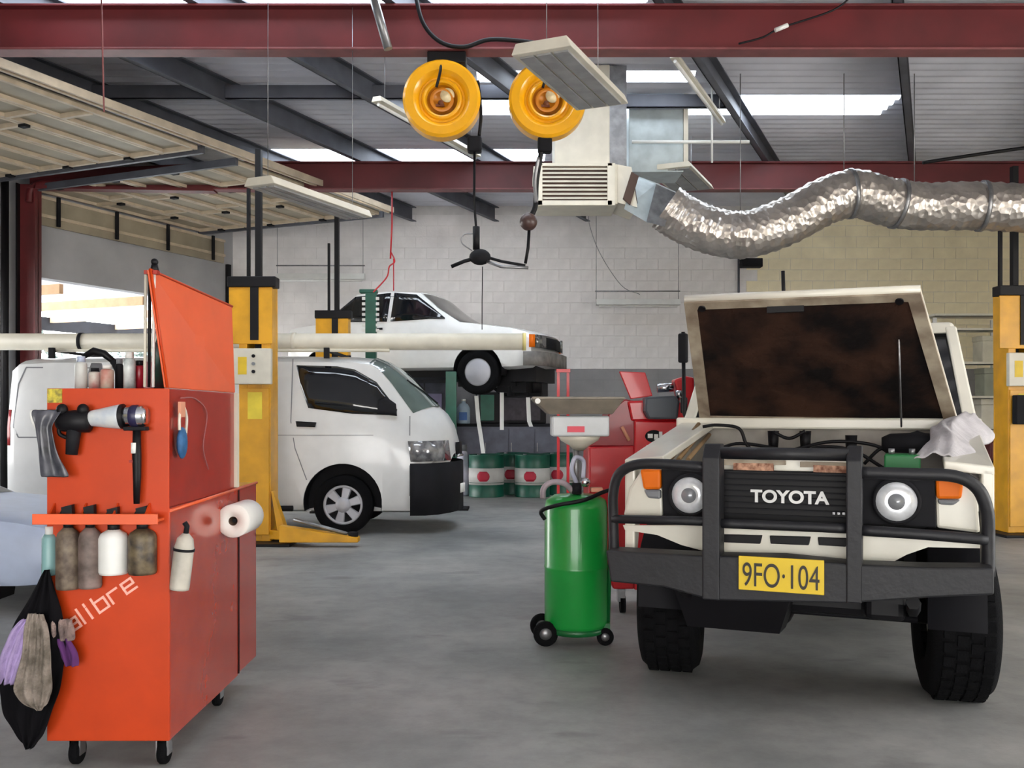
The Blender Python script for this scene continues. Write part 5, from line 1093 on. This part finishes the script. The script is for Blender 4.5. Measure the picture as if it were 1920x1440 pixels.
MB().lathe([(.001, 0), (.10, 0), (.105, .03), (.105, .60), (.07, .72), (.03, .76), (.03, .80), (.001, .80)], None, 20).build('cylinder', mat('lilac_white', (200, 198, 214), .4), t); MB().lathe([(.06, .74), (.06, .84)], None, 16).build('collar', GREY, t, solid=.006)
for lab, pts in (('crooked pale strap hanging below the front wheel of the raised sedan', [(893, 742), (897, 790), (902, 820), (906, 850)]), ('straight white strip hanging below the raised sedan', [(941, 728), (941, 806)]), ('short pale strip hanging below the nose of the raised sedan', [(990, 745), (992, 790), (996, 800)])):
    c0 = P(*pts[0], 14.3); t = thing('hanging_strip', lab, 'strap', c0)
    pts3 = [P(x, y, 14.3)-c0 for x, y in pts]; b = MB()
    for a, c in zip(pts3, pts3[1:]): b.hull([a+Vector((-.03, -.004, 0)), a+Vector((.03, -.004, 0)), a+Vector((.03, .004, 0)), a+Vector((-.03, .004, 0))], [c+Vector((-.03, -.004, 0)), c+Vector((.03, -.004, 0)), c+Vector((.03, .004, 0)), c+Vector((-.03, .004, 0))])
    b.build('strip', WHITE, t); MB().tube([(0, 0, 0), (0, 0, 2.05-c0.z)], .008, 6).build('hook', BLACK, t)
# shelving against the back wall right of the off-roader
sh_ = thing('metal_rack', 'pale metal shelving rack at the back wall, right of the open bonnet', 'rack', (P(1835, 0, 14.8).x, 14.8, 0))
rx0 = P(1788, 0, 14.8).x-sh_.location.x-.3; rx1 = P(1884, 0, 14.8).x-sh_.location.x
for x in (rx0, rx1): box('upright', WHITE, sh_, x-.03, x+.03, -.03, .0, 0, P(0, 596, 14.8).z); box('upright', WHITE, sh_, x-.03, x+.03, .37, .40, 0, P(0, 596, 14.8).z)
box('side_sheet', WHITE, sh_, rx1-.06, rx1+.05, -.04, -.03, .9, P(0, 600, 14.8).z)
for y_ in (590, 617, 680, 744, 802): z = P(0, y_, 14.8).z; box('shelf', CREAM_METAL, sh_, rx0, rx1, -.03, .4, z-.02, z+.015); box('shelf_lip', BLACK_MATT, sh_, rx0, rx1, -.035, -.03, z-.03, z-.02)
def rbox(label, px0, px1, py0, py1, m, name='storage_box', cat='box'):
    a = P(px0, py1, 14.9); c = P(px1, py0, 14.9); t = thing(name, label, cat, ((a.x+c.x)/2, 14.95, a.z)); hw = (c.x-a.x)/2; h_ = c.z-a.z
    box('tray', m, t, -hw, hw, -.12, .2, 0, h_*.8, .01); box('lid', m, t, -hw-.01, hw+.01, -.13, .21, h_*.8, h_, .008); return t
rbox('grey-green box on the third shelf of the pale rack', 1842, 1878, 690, 744, mat('sage_box', (150, 152, 136), .6))
rbox('wide cream box on the bottom shelf of the pale rack', 1836, 1876, 748, 801, CREAM_METAL)
rbox('pale box on the second shelf of the pale rack', 1838, 1868, 630, 679, mat('ecru_box', (206, 200, 180), .6))
t = thing('red_jack', 'dark red and black jack standing low beside the pale rack, behind the off-roader', 'jack', P(1868, 920, 12.4)); t.location.z = 0
box('base', BLACK, t, -.15, .15, -.2, .2, 0, .12, .01); box('frame', BLACK_MATT, t, -.11, .11, -.1, .1, .12, .75, .01); box('head', mat('oxblood', (92, 22, 24), .5), t, -.14, .14, -.14, .14, .75, 1.0, .02); MB().cyl((0, 0, 1.0), (0, 0, 1.15), .035, n=12).build('ram', STEEL, t)
# floor marks
for i, (px, py, r_) in enumerate(((1530, 1332, .05), (1215, 1342, .06))): pass

# repeats share a group
GROUPS = {'oil_drum': 'oil drums in a row at the back wall', 'spray_bottle': 'spray bottles under the trolley rail', 'aerosol_can': 'cans standing on top of the trolley', 'hoist_column': 'yellow hoist columns', 'hose_reel': 'yellow hose reels under the roof beam',
          'ceiling_light': 'flat lights hung from the roof', 'batten_light': 'batten lights under the roof', 'hanging_light': 'lights hanging before the back wall', 'sectional_door': 'raised garage doors', 'roof_beam': 'dark red roof beams', 'storage_box': 'boxes on the pale rack',
          'hanging_strip': 'strips hanging below the raised sedan', 'green_hoist_post': 'green hoist posts', 'tree': 'trees outside the left door opening'}
for o in COL.objects:
    k = o.name.split('.')[0]
    if o.parent is None and k in GROUPS: o['group'] = GROUPS[k]
